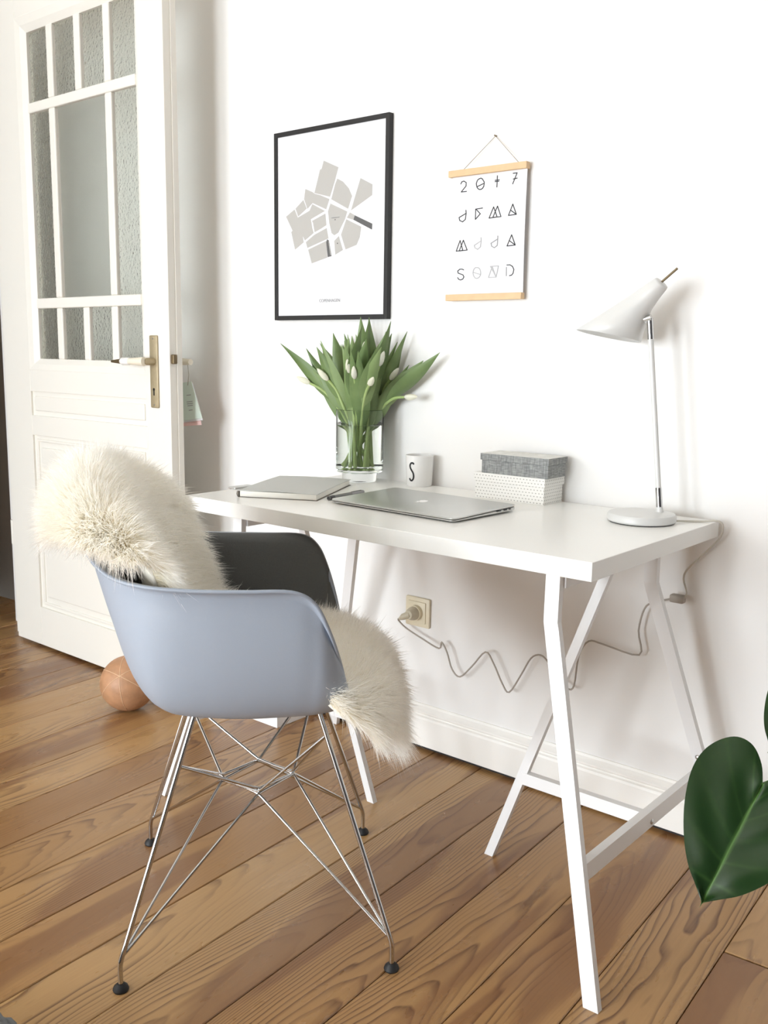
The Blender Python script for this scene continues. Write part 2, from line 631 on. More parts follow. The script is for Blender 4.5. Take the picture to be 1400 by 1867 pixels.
struct('wall_back', box(ROOM_L - 0.15, ROOM_R + 0.15, 0.0, 0.15, -0.06, ROOM_H), M['wall'])
struct('wall_right', box(ROOM_R, ROOM_R + 0.15, ROOM_F - 0.2, 0.0, -0.06, ROOM_H), M['low_bounce_wall'])
struct('ceiling', box(-3.75, ROOM_R + 0.15, ROOM_F - 0.2, 0.15, ROOM_H, ROOM_H + 0.15), M['ceiling'])
# left wall with the doorway
bm = bmesh.new()
DY0, DY1, DZ = -1.20, -0.10, 2.36
add_box(bm, ROOM_L - 0.15, ROOM_L, DY1, 0.0, -0.06, ROOM_H)
add_box(bm, ROOM_L - 0.15, ROOM_L, ROOM_F - 0.2, DY0, -0.06, ROOM_H)
add_box(bm, ROOM_L - 0.15, ROOM_L, DY0, DY1, DZ, ROOM_H)
struct('wall_left', bm, M['wall'])
# hallway behind the doorway
bm = bmesh.new()
add_box(bm, -3.75, -3.6, -2.6, 0.9, -0.06, ROOM_H)
add_box(bm, -3.6, ROOM_L - 0.15, 0.15, 0.3, -0.06, ROOM_H)
add_box(bm, -3.6, ROOM_L - 0.15, -2.75, -2.6, -0.06, ROOM_H)
struct('wall_hall', bm, M['hall'])
# front wall with two windows
bm = bmesh.new()
WZ0, WZ1 = 0.08, 2.08
xs = [ROOM_L - 0.15]
for wx, ww in WIN:
    xs += [wx - ww / 2, wx + ww / 2]
xs.append(ROOM_R + 0.15)
for i in range(0, len(xs), 2):
    add_box(bm, xs[i], xs[i + 1], ROOM_F - 0.2, ROOM_F, -0.06, ROOM_H)
for wx, ww in WIN:
    add_box(bm, wx - ww / 2, wx + ww / 2, ROOM_F - 0.2, ROOM_F, -0.06, WZ0)
    add_box(bm, wx - ww / 2, wx + ww / 2, ROOM_F - 0.2, ROOM_F, WZ1, ROOM_H)
struct('wall_front', bm, M['wall'])
for i, (wx, ww) in enumerate(WIN):
    bm = bmesh.new()
    a, b_ = wx - ww / 2, wx + ww / 2
    yf = ROOM_F - 0.06
    add_box(bm, a, a + 0.05, yf - 0.02, yf + 0.03, WZ0, WZ1)
    add_box(bm, b_ - 0.05, b_, yf - 0.02, yf + 0.03, WZ0, WZ1)
    add_box(bm, a, b_, yf - 0.02, yf + 0.03, WZ0, WZ0 + 0.05)
    add_box(bm, a, b_, yf - 0.02, yf + 0.03, WZ1 - 0.05, WZ1)
    add_box(bm, wx - 0.03, wx + 0.03, yf - 0.02, yf + 0.03, WZ0, WZ1)
    struct('window_%d' % (i + 1), bm, M['curtain'])

# baseboard: profile swept along the back wall, held just off the floor
prof = [(0.0, 0.012), (-0.020, 0.012), (-0.020, 0.088), (-0.018, 0.094), (-0.013, 0.097), (-0.013, 0.101), (-0.016, 0.104),
        (-0.016, 0.109), (-0.011, 0.114), (-0.006, 0.120), (-0.004, 0.126), (0.0, 0.126)]
bb = struct('baseboard_back', add_prism(bmesh.new(), prof, lambda u, v, h: (h, u, v), ROOM_L, ROOM_R), M['trim'])
link('gap_shade_strip', box(ROOM_L, ROOM_R, -0.006, 0.0, 0.0, 0.012), M['gapdark'], bb)  # dark strip added; the shade under the baseboard is put into its colour

# ------------------------------------------------------------------ door leaf, standing open in front of the back wall
YD = -0.220
door = thing('door_1', None, None, (0, 0, 0))
door['kind'] = 'structure'
XL, XR = -1.447, -0.508
ZB, ZT = 0.012, 2.30
GX0, GX1 = -1.236, -0.653          # glazed field
GZ = [1.038, 1.206, 1.240, 1.835, 1.867, 2.086]
yb = YD + 0.026


def dpart(name, x0, x1, z0, z1, y0=YD, y1=yb, bev=0.0015, m='door', parent=None):
    return link(name, box(x0, x1, y0, y1, z0, z1, bev), M[m], parent or door)


MO = 0.048                          # moulding round the glass
dpart('stile', XL, GX0 - MO, ZB, ZT)
dpart('stile', GX1 + MO - 0.02, XR, ZB, ZT)
sx0, sx1 = GX0 - MO, GX1 + MO - 0.02
dpart('top_rail', sx0, sx1, GZ[5] + MO, ZT)
dpart('lock_rail', sx0, sx1, 0.926, GZ[0] - 0.038)
dpart('middle_rail', sx0, sx1, 0.774, 0.843)
dpart('bottom_rail', sx0, sx1, ZB, 0.153)
# rebated back plate with the lip that shows at both edges
bm = bmesh.new()
add_box(bm, -1.499, sx0 + 0.02, yb, yb + 0.018, ZB + 0.002, ZT + 0.012)
add_box(bm, sx1 - 0.02, -0.505, yb, yb + 0.018, ZB + 0.002, ZT + 0.012)
add_box(bm, sx0, sx1, yb, yb + 0.018, ZB + 0.002, GZ[0] - 0.038)
add_box(bm, sx0, sx1, yb, yb + 0.018, GZ[5] + MO, ZT + 0.012)
link('rebate_lip', bm, M['door'], door)
# sloped moulding frame around the glazing
bm = bmesh.new()
out = [(sx0, GZ[0] - 0.038), (sx1, GZ[0] - 0.038), (sx1, GZ[5] + MO), (sx0, GZ[5] + MO)]
mid = [(GX0 - 0.022, GZ[0] - 0.018), (GX1 + 0.014, GZ[0] - 0.018), (GX1 + 0.014, GZ[5] + 0.022), (GX0 - 0.022, GZ[5] + 0.022)]
inn = [(GX0, GZ[0]), (GX1, GZ[0]), (GX1, GZ[5]), (GX0, GZ[5])]
outw = [(x + (0.004 if x > -0.9 else -0.004), z + (0.004 if z > 1.5 else -0.004)) for x, z in out]
rings = [[bm.verts.new((x, y, z)) for x, z in ring] for ring, y in ((outw, YD + 0.0008), (out, YD - 0.0005), (mid, YD + 0.003), (inn, YD + 0.014), (inn, yb + 0.012), (out, yb + 0.012))]
for a, b_ in zip(rings, rings[1:]):
    for k in range(4):
        bm.faces.new((a[k], a[(k + 1) % 4], b_[(k + 1) % 4], b_[k]))
link('glazing_moulding', bm, M['door'], door)
# glazing bars
GB = 0.034
dpart('glazing_bar', GX0, GX1, GZ[1], GZ[2], YD + 0.008, yb, 0.004)
dpart('glazing_bar', GX0, GX1, GZ[3], GZ[4], YD + 0.008, yb, 0.004)
cw = (GX1 - GX0 - 3 * GB) / 4
colx = [(GX0 + i * (cw + GB), GX0 + i * (cw + GB) + cw) for i in range(4)]
rows = [(GZ[0], GZ[1], 4), (GZ[2], GZ[3], 3), (GZ[4], GZ[5], 4)]
for z0, z1, n in rows:
    cols = colx if n == 4 else [colx[0], (colx[1][0], colx[2][1]), colx[3]]
    for (a, _), (_, c0) in zip(cols[1:], cols[:-1]):
        dpart('glazing_bar', c0, a, z0, z1, YD + 0.009, yb, 0.004)
    for j, (a, c0) in enumerate(cols):
        link('pane', box(a - 0.001, c0 + 0.001, yb - 0.004, yb, z0 - 0.001, z1 + 0.001), M['clearpane' if (n == 3 and j == 1) else 'glass'], door)
# recessed and raised panels
bm = box(sx0 - 0.004, sx1 + 0.004, YD + 0.008, yb, 0.838, 0.931)
add_box(bm, sx0 + 0.016, sx1 - 0.016, YD + 0.003, YD + 0.012, 0.859, 0.910, 0.004)
link('door_panel', bm, M['door'], door)
bm = box(sx0 - 0.004, sx1 + 0.004, YD + 0.008, yb, 0.148, 0.779)
add_box(bm, sx0 + 0.046, sx1 - 0.046, YD + 0.002, YD + 0.012, 0.196, 0.733, 0.005)
for xa, xb in ((sx0 + 0.02, sx0 + 0.03), (sx1 - 0.03, sx1 - 0.02)):
    add_box(bm, xa, xb, YD + 0.003, YD + 0.012, 0.17, 0.757, 0.003)
for za, zb in ((0.165, 0.176), (0.752, 0.762)):
    add_box(bm, sx0 + 0.02, sx1 - 0.02, YD + 0.003, YD + 0.012, za, zb, 0.003)
link('door_panel', bm, M['door'], door)
# handle set
hp = link('handle_plate', box(-0.598, -0.560, YD - 0.005, YD, 0.902, 1.117, 0.004), M['bronze'], door, True)
hp['label'] = 'long brass backplate'
bm = tube([(-0.579, YD - 0.003, 1.040), (-0.579, YD - 0.042, 1.040)], 0.011, 16)
link('lever_neck', bm, M['bronze'], hp, True)
link('lever_grip', tube([(-0.570, YD - 0.046, 1.040), (-0.585, YD - 0.05, 1.040), (-0.640, YD - 0.05, 1.0395)], [0.0135, 0.0125, 0.0095], 16), M['cream'], hp, True)
link('lever_collar', tube([(-0.632, YD - 0.05, 1.0395), (-0.640, YD - 0.05, 1.0395), (-0.668, YD - 0.05, 1.039), (-0.676, YD - 0.05, 1.039)], [0.0085, 0.0118, 0.0118, 0.0085], 16), M['ceramic'], hp, True)
link('lever_tip', tube([(-0.674, YD - 0.05, 1.039), (-0.726, YD - 0.05, 1.038)], [0.0085, 0.0035], 16), M['bronze_dark'], hp, True)
bm = lathe([(0.0045, 0), (0.0045, 0.001), (0, 0.001)], 14)
add_box(bm, -0.0025, 0.0025, -0.018, -0.002, 0, 0.001)
bmesh.ops.rotate(bm, verts=bm.verts, matrix=Matrix.Rotation(PI / 2, 3, 'X'))
bmesh.ops.translate(bm, verts=bm.verts, vec=(-0.580, YD - 0.0048, 0.957))
link('keyhole', bm, M['black'], hp)
for z in (1.108, 0.911):
    bm = lathe([(0.0028, 0), (0.002, 0.001), (0, 0.0012)], 12)
    bmesh.ops.rotate(bm, verts=bm.verts, matrix=Matrix.Rotation(PI / 2, 3, 'X'))
    bmesh.ops.translate(bm, verts=bm.verts, vec=(-0.580, YD - 0.005, z))
    link('screw', bm, M['screw'], hp)
link('latch_bolt', box(-0.509, -0.494, YD + 0.004, YD + 0.018, 1.034, 1.062, 0.003), M['bronze_dark'], door)
bm = tube([(-0.579, yb + 0.018, 1.040), (-0.579, yb + 0.06, 1.040), (-0.570, yb + 0.066, 1.040), (-0.526, yb + 0.066, 1.0395)], [0.010, 0.010, 0.011, 0.009], 14)
link('back_lever', bm, M['cream'], door, True)
# hinges on the left wall side
for z in (0.35, 1.95):
    link('hinge', tube([(-1.509, yb + 0.01, z), (-1.509, yb + 0.01, z + 0.09)], 0.010, 12), M['door'], door, True)

# card tags hanging from the far handle
tg = thing('hang_tag', 'mint green and pink card tags hanging behind the open door edge', 'tag', (-0.540, yb + 0.066, 1.031))
link('cord', tube([(0.0, 0, 0.0), (0.004, 0.0, -0.03), (-0.002, 0, -0.062)], 0.0012, 6), M['cable_dark'], tg)


def tag_card(name, dx, dy, dz, w0, w1, h, rot, m):
    bm = add_prism(bmesh.new(), [(-w0, 0), (w0, 0), (w1, -h), (-w1, -h)], lambda u, v, q: (u, q, v), 0.0, 0.002)
    bmesh.ops.rotate(bm, verts=bm.verts, matrix=Matrix.Rotation(rot, 3, 'Y'))
    bmesh.ops.rotate(bm, verts=bm.verts, matrix=Matrix.Rotation(math.radians(14), 3, 'Z'))
    bmesh.ops.translate(bm, verts=bm.verts, vec=(dx, dy, dz))
    return link(name, bm, M[m], tg)


tag_card('mint_card', -0.006, 0.0, -0.052, 0.016, 0.037, 0.115, -0.16, 'tag_green')
tag_card('white_card', -0.008, 0.004, -0.056, 0.018, 0.037, 0.117, -0.15, 'paper')
tag_card('pink_card', -0.012, 0.007, -0.060, 0.018, 0.036, 0.126, -0.11, 'tag_pink')
bm = bmesh.new()
for i, (a, w) in enumerate(((0.046, 0.012), (0.066, 0.016), (0.072, 0.016), (0.078, 0.014), (0.092, 0.010))):
    add_box(bm, -w * 0.7, w * 0.7, -0.0006, 0.0, -a - 0.0012, -a + 0.0012)
bmesh.ops.rotate(bm, verts=bm.verts, matrix=Matrix.Rotation(-0.14, 3, 'Y'))
bmesh.ops.rotate(bm, verts=bm.verts, matrix=Matrix.Rotation(math.radians(14), 3, 'Z'))
bmesh.ops.translate(bm, verts=bm.verts, vec=(-0.006, 0.0, -0.046))
o = link('print', bm, M['ink_mid'], tg)
o['kind'] = 'stuff'

# ------------------------------------------------------------------ desk: top and two trestles
DL, DD, DZT, DG = 1.0754, 0.563, 0.735, 0.012
dk = link('desk', box(0.0, DL, -DG - DD, -DG, DZT - 0.034, DZT, 0.0012, 2), M['white_lacquer'])
tag(dk, 'white lacquered rectangular desk top lying across two white trestles by the wall', 'desk')
ZU = DZT - 0.034


def add_bar(bm, pts, w, d, wdir):
    """rectangular steel section along a polyline: width w along wdir (kept), depth d across"""
    pts = [Vector(p) for p in pts]
    wv = Vector(wdir)
    rings = []
    for i, p in enumerate(pts):
        t = (pts[min(i + 1, len(pts) - 1)] - pts[max(i - 1, 0)]).normalized()
        a = (wv - t * wv.dot(t)).normalized()
        b = t.cross(a)
        rings.append([bm.verts.new(p + a * (sa * w / 2) + b * (sb * d / 2)) for sa, sb in ((-1, -1), (1, -1), (1, 1), (-1, 1))])
    for r0, r1 in zip(rings, rings[1:]):
        for k in range(4):
            bm.faces.new((r0[k], r0[(k + 1) % 4], r1[(k + 1) % 4], r1[k]))
    bm.faces.new(rings[0][::-1])
    bm.faces.new(rings[-1])
    return bm


def flat_ends(bm, z0, z1):
    for v in bm.verts:
        if v.co.z < z0 + 0.02 and v.co.z < 0.03:
            v.co.z = z0
        if v.co.z > z1 - 0.012:
            v.co.z = z1
    return bm


def trestle(label, X, s, yc):
    """X: outer-leg top x; s=+1 the outer legs lean towards +x, inner leg towards -x"""
    t = thing('trestle', label, 'trestle', (X, yc, 0), 0, 'white steel trestles under the desk')
    W, T = 0.028, 0.014
    YT, SPX = 0.200, 0.168
    for sy in (-1, 1):
        bm = bmesh.new()
        add_bar(bm, [(0, sy * YT, ZU - 0.002), (0.0, sy * (YT + 0.002), 0.615), (s * 0.004, sy * (YT + 0.004), 0.60), (s * SPX, sy * 0.308, 0.0)], W, T, (1, 0, 0))
        flat_ends(bm, 0.0, ZU)
        link('leg', bm, M['white_metal'], t)
    bm = bmesh.new()
    add_bar(bm, [(s * 0.012, 0.0, ZU - 0.002), (-s * 0.243, 0.0, 0.0)], 0.022, T, (1, 0, 0))
    flat_ends(bm, 0.0, ZU)
    link('leg', bm, M['white_metal'], t)
    link('top_rail', box(-0.018, 0.018, -0.192, 0.192, ZU - 0.025, ZU, 0.001), M['white_metal'], t)
    zc = 0.206
    k = (0.60 - zc) / 0.60
    xo = s * (0.004 + (SPX - 0.004) * k)
    yo = YT + 0.004 + (0.308 - YT - 0.004) * k
    cb = link('cross_bar', add_bar(bmesh.new(), [(xo, -yo + 0.006, zc), (xo, yo - 0.006, zc)], 0.034, 0.016, (0, 0, 1)), M['white_metal'], t)
    xi = -s * (0.243 - 0.255 * zc / ZU)
    link('tie_bar', add_bar(bmesh.new(), [(xi, 0.0, zc - 0.004), (xo, 0.0, zc - 0.004)], 0.026, 0.016, (0, 0, 1)), M['white_metal'], t)
    for (px, py, pz, ax) in ((xo - s * 0.0, yo - 0.03, zc + 0.034, 'Y'), (xo + 0.008, 0.0, zc - 0.006, 'X'), (xo + 0.008, yo - 0.02, zc - 0.006, 'X')):
        bm = lathe([(0.0055, -0.001), (0.0055, 0.001), (0.0035, 0.0025), (0, 0.003)], 14)
        if ax == 'X':
            bmesh.ops.rotate(bm, verts=bm.verts, matrix=Matrix.Rotation(PI / 2, 3, 'Y'))
        else:
            bmesh.ops.rotate(bm, verts=bm.verts, matrix=Matrix.Rotation(PI / 2, 3, 'X'))
            py = YT + 0.004 + (0.304 - YT) * (0.60 - pz) / 0.60 - 0.008
            px = s * (0.004 + (SPX - 0.004) * (0.60 - pz) / 0.60)
        bmesh.ops.translate(bm, verts=bm.verts, vec=(px, py, pz))
        link('screw', bm, M['screw'], t)
    return t


trestle('white three-legged steel trestle under the right end of the desk, nearest the lamp', 0.997, 1, -0.360)
trestle('white three-legged steel trestle under the left end of the desk, behind the chair', 0.157, -1, -0.343)

# ------------------------------------------------------------------ armchair
CC = Vector((0.509, -0.815))
FD = Vector((0.67117559, 0.74129841))
SD = Vector((FD.y, -FD.x))
CH_RZ = math.atan2(FD.y, FD.x)     # local +x = forward (s); local -y = near side (t)
TWIST = math.radians(-4.35)
chair = thing('armchair', 'blue grey plastic shell armchair with charcoal inside on a chrome wire base', 'chair', (CC.x, CC.y, 0), CH_RZ + TWIST)


def ch(s, t, z):          # the base stands square to its feet, the shell is turned a little on it
    c, q = math.cos(TWIST), math.sin(TWIST)
    return Vector((s * c - t * q, -t * c - s * q, z))


RIM = [(.222, 0, .405), (.213, .10, .403), (.190, .165, .446), (.172, .205, .497), (.155, .25, .578), (.135, .28, .644), (.113, .293, .688), (.078, .303, .709),
       (0, .309, .711), (-.08, .308, .712), (-.15, .296, .715), (-.203, .268, .720), (-.242, .22, .729), (-.278, .16, .751), (-.318, .08, .80), (-.332, 0, .822)]
BASE = [(.17, 0, 0.469), (.162, .08, 0.469), (.145, .12, 0.469), (.13, .14, 0.468), (.115, .155, 0.467), (.095, .165, 0.466), (.075, .172, 0.465), (.045, .178, 0.465),
        (0, .182, 0.464), (-.045, .178, 0.464), (-.085, .168, 0.464), (-.115, .152, 0.464), (-.135, .128, 0.465), (-.152, .09, 0.466), (-.163, .045, 0.467), (-.167, 0, 0.467)]
LIP = [0, 0, .002, .004, .008, .013, .018, .023, .027, .030, .031, .031, .028, .024, .02, .018]


def mirror(L):
    return [Vector(p) for p in L] + [Vector((p[0], -p[1], p[2])) for p in L[-2:0:-1]]


KU = 5
Rm = catmull(mirror(RIM), KU, True)
for q in Rm:               # the shell rolls a little towards the desk
    if q.y < 0:
        q.z += 0.024 * q.y / 0.3
Bs = catmull(mirror(BASE), KU, True)
Lp = LIP + LIP[-2:0:-1]
Lp = [Lp[i // KU] + (Lp[(i // KU + 1) % len(Lp)] - Lp[i // KU]) * (i % KU) / KU for i in range(len(Rm))]


def shell_profile(i, n, upto=1.0):
    R, B, l = Rm[i], Bs[i], Lp[i]
    d = Vector((R.x - B.x, R.y - B.y, 0))
    o = d.normalized()
    Wp = R - o * l - Vector((0, 0, 0.020 * min(1, l / 0.02)))
    h = Wp.z - B.z
    dv = Vector((Wp.x - B.x, Wp.y - B.y, 0))
    wr = min(1.0, max(0.0, (-R.x - 0.17) / 0.13))
    P0, P1, P2, P3 = B, B + dv * (0.82 - 0.30 * wr), Wp - Vector((0, 0, h * (0.62 - 0.10 * wr))) + dv * (0.02 - 0.36 * wr), Wp
    if h < 0:
        P1, P2 = B + dv * 0.6, Wp - Vector((0, 0, h * 0.5))
    pts = []
    c0 = Vector((0, 0, 0.459))
    for k in range(1, 6):
        f = k / 6
        pts.append(c0.lerp(B, f) + Vector((0, 0, -0.004 * (1 - f))))
    for k in range(n + 1):
        t = k / n
        pts.append(P0 * (1 - t) ** 3 + P1 * 3 * t * (1 - t) ** 2 + P2 * 3 * t * t * (1 - t) + P3 * t ** 3)
    wall_end = len(pts)
    if l > 0.0005:
        for k in range(1, 6):
            t = k / 5
            # quarter-turn outward lip
            q = Wp + Vector((0, 0, (R.z - Wp.z) * math.sin(t * PI / 2))) + o * (l * (1 - math.cos(t * PI / 2)))
            pts.append(q)
    else:
        for k in range(1, 6):
            pts.append(Wp + (R - Wp) * (k / 5))
    return pts, wall_end, o


prof_all = [shell_profile(i, 14) for i in range(len(Rm))]
P = [[Vector((p.x, -p.y, p.z)) for p in pr[0]] for pr in prof_all]
bm = grid_mesh(P, closed_u=True)
c_v = [r for r in range(0)]
bm.verts.ensure_lookup_table()
nj = len(P[0])
inner_ring = [bm.verts[i * nj] for i in range(len(P))]
bm.faces.new(inner_ring)
bmesh.ops.remove_doubles(bm, verts=bm.verts, dist=1e-5)
bmesh.ops.recalc_face_normals(bm, faces=bm.faces)
up = [f for f in bm.faces if len(f.verts) > 4][0]
if up.normal.z < 0:
    bmesh.ops.reverse_faces(bm, faces=bm.faces)
me = bpy.data.meshes.new('seat_shell')
bm.to_mesh(me)
bm.free()
sh = link('seat_shell', me, M['shell'], chair, 'all')
sm = sh.modifiers.new('solid', 'SOLIDIFY')
sm.thickness = 0.005
sm.offset = -1.0
# upholstery: a padded lining inside the bucket, ending short of the lip
def resample(pts, n):
    out = []
    for k in range(n):
        f = k / (n - 1) * (len(pts) - 1)
        i = min(int(f), len(pts) - 2)
        out.append(pts[i].lerp(pts[i + 1], f - i))
    return out


wend = prof_all[0][1]
CUT = wend
P2 = []
for iu, pr in enumerate(prof_all):
    far = Rm[iu].y < -0.02 and Rm[iu].z > 0.6
    pts = pr[0][:CUT]
    if Rm[iu].y > 0.02 and Rm[iu].x < 0.02:
        pts = resample(pr[0][:CUT - 4], CUT)
    if far:
        pts = resample(pr[0][:CUT + 4], CUT)
    row = []
    for k, q in enumerate(pts):
        a = pts[max(k - 1, 0)]
        b_ = pts[min(k + 1, len(pts) - 1)]
        tg_ = (b_ - a).normalized()
        nrm = Vector((-pr[2].x * tg_.z, -pr[2].y * tg_.z, tg_.dot(pr[2])))
        edge = min(1.0, (len(pts) - 1 - k) / 2.0)
        row.append(q + nrm * (0.0008 + 0.0065 * edge))
    P2.append([Vector((q.x, -q.y, q.z)) for q in row])
bm = grid_mesh(P2, closed_u=True)
bm.verts.ensure_lookup_table()
bm.faces.new([bm.verts[i * len(P2[0])] for i in range(len(P2))])
ups = link('upholstery', bm, M['felt'], chair, 'all')
ups['label'] = 'charcoal fabric lining of the seat shell'

# wire base
FT = {(-1, 1): (-.236, .247), (1, 1): (.230, .246), (1, -1): (.236, -.245), (-1, -1): (-.234, -.249)}
TOPZ = {-1: 0.458, 1: 0.462}
TOPS = {-1: -.107, 1: .102}
JZ = {-1: 0.360, 1: 0.402}
joint, footk = {}, {}
for (sx, sy), (fx, fy) in FT.items():
    top = ch(TOPS[sx], sy * 0.130, TOPZ[sx])
    knee = ch(fx, fy, 0.050)
    joint[(sx, sy)] = knee.lerp(top, (JZ[sx] - 0.05) / (TOPZ[sx] - 0.05))
    footk[(sx, sy)] = knee.lerp(top, 0.025)
    pts = [ch(fx, fy, 0.010), ch(fx, fy, 0.044)] + [knee.lerp(top, q) for q in (0.012, 0.05, 0.5, 1.0)]
    lg = link('leg', tube(pts, 0.0046, 12), M['chrome'], chair, True)
    bm = lathe([(0, 0), (0.0125, 0), (0.0138, 0.003), (0.012, 0.008), (0.0065, 0.013), (0, 0.013)], 20)
    bmesh.ops.translate(bm, verts=bm.verts, vec=ch(fx, fy, 0))
    link('glide', bm, M['rubber'], lg, True)
    bm = lathe([(0, 0), (0.017, 0), (0.020, 0.012), (0, 0.014)], 18)
    bmesh.ops.translate(bm, verts=bm.verts, vec=ch(TOPS[sx], sy * 0.130, TOPZ[sx] - 0.006))
    link('seat_mount', bm, M['rubber'], chair, True)
for k in range(4):
    a = [(-1, 1), (1, 1), (1, -1), (-1, -1)]
    p, q = a[k], a[(k + 1) % 4]
    link('seat_rail', tube([ch(TOPS[p[0]], p[1] * .13, TOPZ[p[0]] - 0.003), ch(TOPS[q[0]], q[1] * .13, TOPZ[q[0]] - 0.003)], 0.0042, 10), M['chrome'], chair, True)
MIDS = {'near': (0, .068), 'far': (0, -.068), 'rear': (-.068, 0), 'front': (.068, 0)}


def wire(js, m1, m2, ft, dz):
    a = ch(*MIDS[m1], 0.266 + dz)
    b_ = ch(*MIDS[m2], 0.262 + dz)
    J, K = joint[js], footk[ft]
    pts = [J, J.lerp(a, 0.94), a.lerp(J, 0.0) * 0.7 + a.lerp(b_, 0.08) * 0.3, a.lerp(b_, 0.10), a.lerp(b_, 0.90), b_ * 0.7 + b_.lerp(K, 0.05) * 0.3, b_.lerp(K, 0.06), K]
    link('brace_wire', tube(pts, 0.0029, 10), M['chrome'], chair, True)


for js, sides in {(-1, 1): ('rear', 'far'), (-1, -1): ('rear', 'near'), (1, 1): ('front', 'far'), (1, -1): ('front', 'near')}.items():
    ft = (-js[0], -js[1])
    wire(js, sides[0], sides[1], ft, 0.003 if js[1] > 0 else -0.003)
    side2 = 'near' if js[1] > 0 else 'far'
    oth = 'front' if js[0] < 0 else 'rear'
    wire(js, side2, oth, ft, -0.003 if js[0] > 0 else 0.003)

# ------------------------------------------------------------------ sheepskin over the chair
skin = thing('sheepskin', 'cream white long-haired sheepskin draped over the back and seat of the armchair', 'sheepskin', (CC.x, CC.y, 0), CH_RZ + TWIST)
SPINE = [(-.338, .790), (-.346, .815), (-.334, .843), (-.302, .856), (-.262, .835), (-.225, .75), (-.190, .64), (-.145, .555), (-.065, .508), (.06, .503),
         (.14, .514), (.192, .507), (.218, .485), (.228, .460), (.228, .430)]
HALF = [.12, .16, .20, .215, .215, .205, .20, .19, .18, .18, .215, .225, .21, .18, .12]     # far side
NEAR = [.12, .17, .22, .250, .270, .255, .21, .18, .17, .18, .245, .240, .20, .16, .11]     # near side
CB = [1.1, 1.2, 1.3, 1.4, 1.4, 1.3, 1.2, 1.0, 0.7, 0, 0, 0, -.4, -.4, -.4]    # lateral curl forward (s)
CZ = [-1.2, -1.4, -1.5, -1.6, -1.2, -.6, 0, .5, .9, .7, -.3, -.9, -1.0, -.9, -.6]        # lateral curl up (z)
KS = 8
sp = catmull([Vector((a, b_, 0)) for a, b_ in SPINE], KS)
aux = catmull([Vector((a, b_, c)) for a, b_, c in zip(HALF, CB, CZ)], KS)
near_w = [q.x for q in catmull([Vector((a, 0, 0)) for a in NEAR], KS)]
NT = 25
G = np.zeros((len(sp), NT, 3))
for i, (q, ax) in enumerate(zip(sp, aux)):
    for j in range(NT):
        w = j / (NT - 1) * 2 - 1
        t = w * (near_w[i] if w > 0 else ax.x)
        G[i, j] = (q.x + ax.y * t * t, t, q.y + ax.z * t * t)
du = np.gradient(G, axis=0)
dv = np.gradient(G, axis=1)
NR = np.cross(du, dv)
NR /= np.linalg.norm(NR, axis=2, keepdims=True) + 1e-9
if NR[len(sp) // 2 + 8, NT // 2, 2] < 0:
    NR = -NR
Gl = G * np.array([1, -1, 1])
Nl = NR * np.array([1, -1, 1])
bm = grid_mesh([[Vector(Gl[i, j]) for j in range(NT)] for i in range(len(sp))])
me = bpy.data.meshes.new('hide')
bm.to_mesh(me)
bm.free()
hide = link('hide', me, M['pelt'], skin, 'all')
hm = hide.modifiers.new('solid', 'SOLIDIFY')
hm.thickness = 0.006
hm.offset = 0


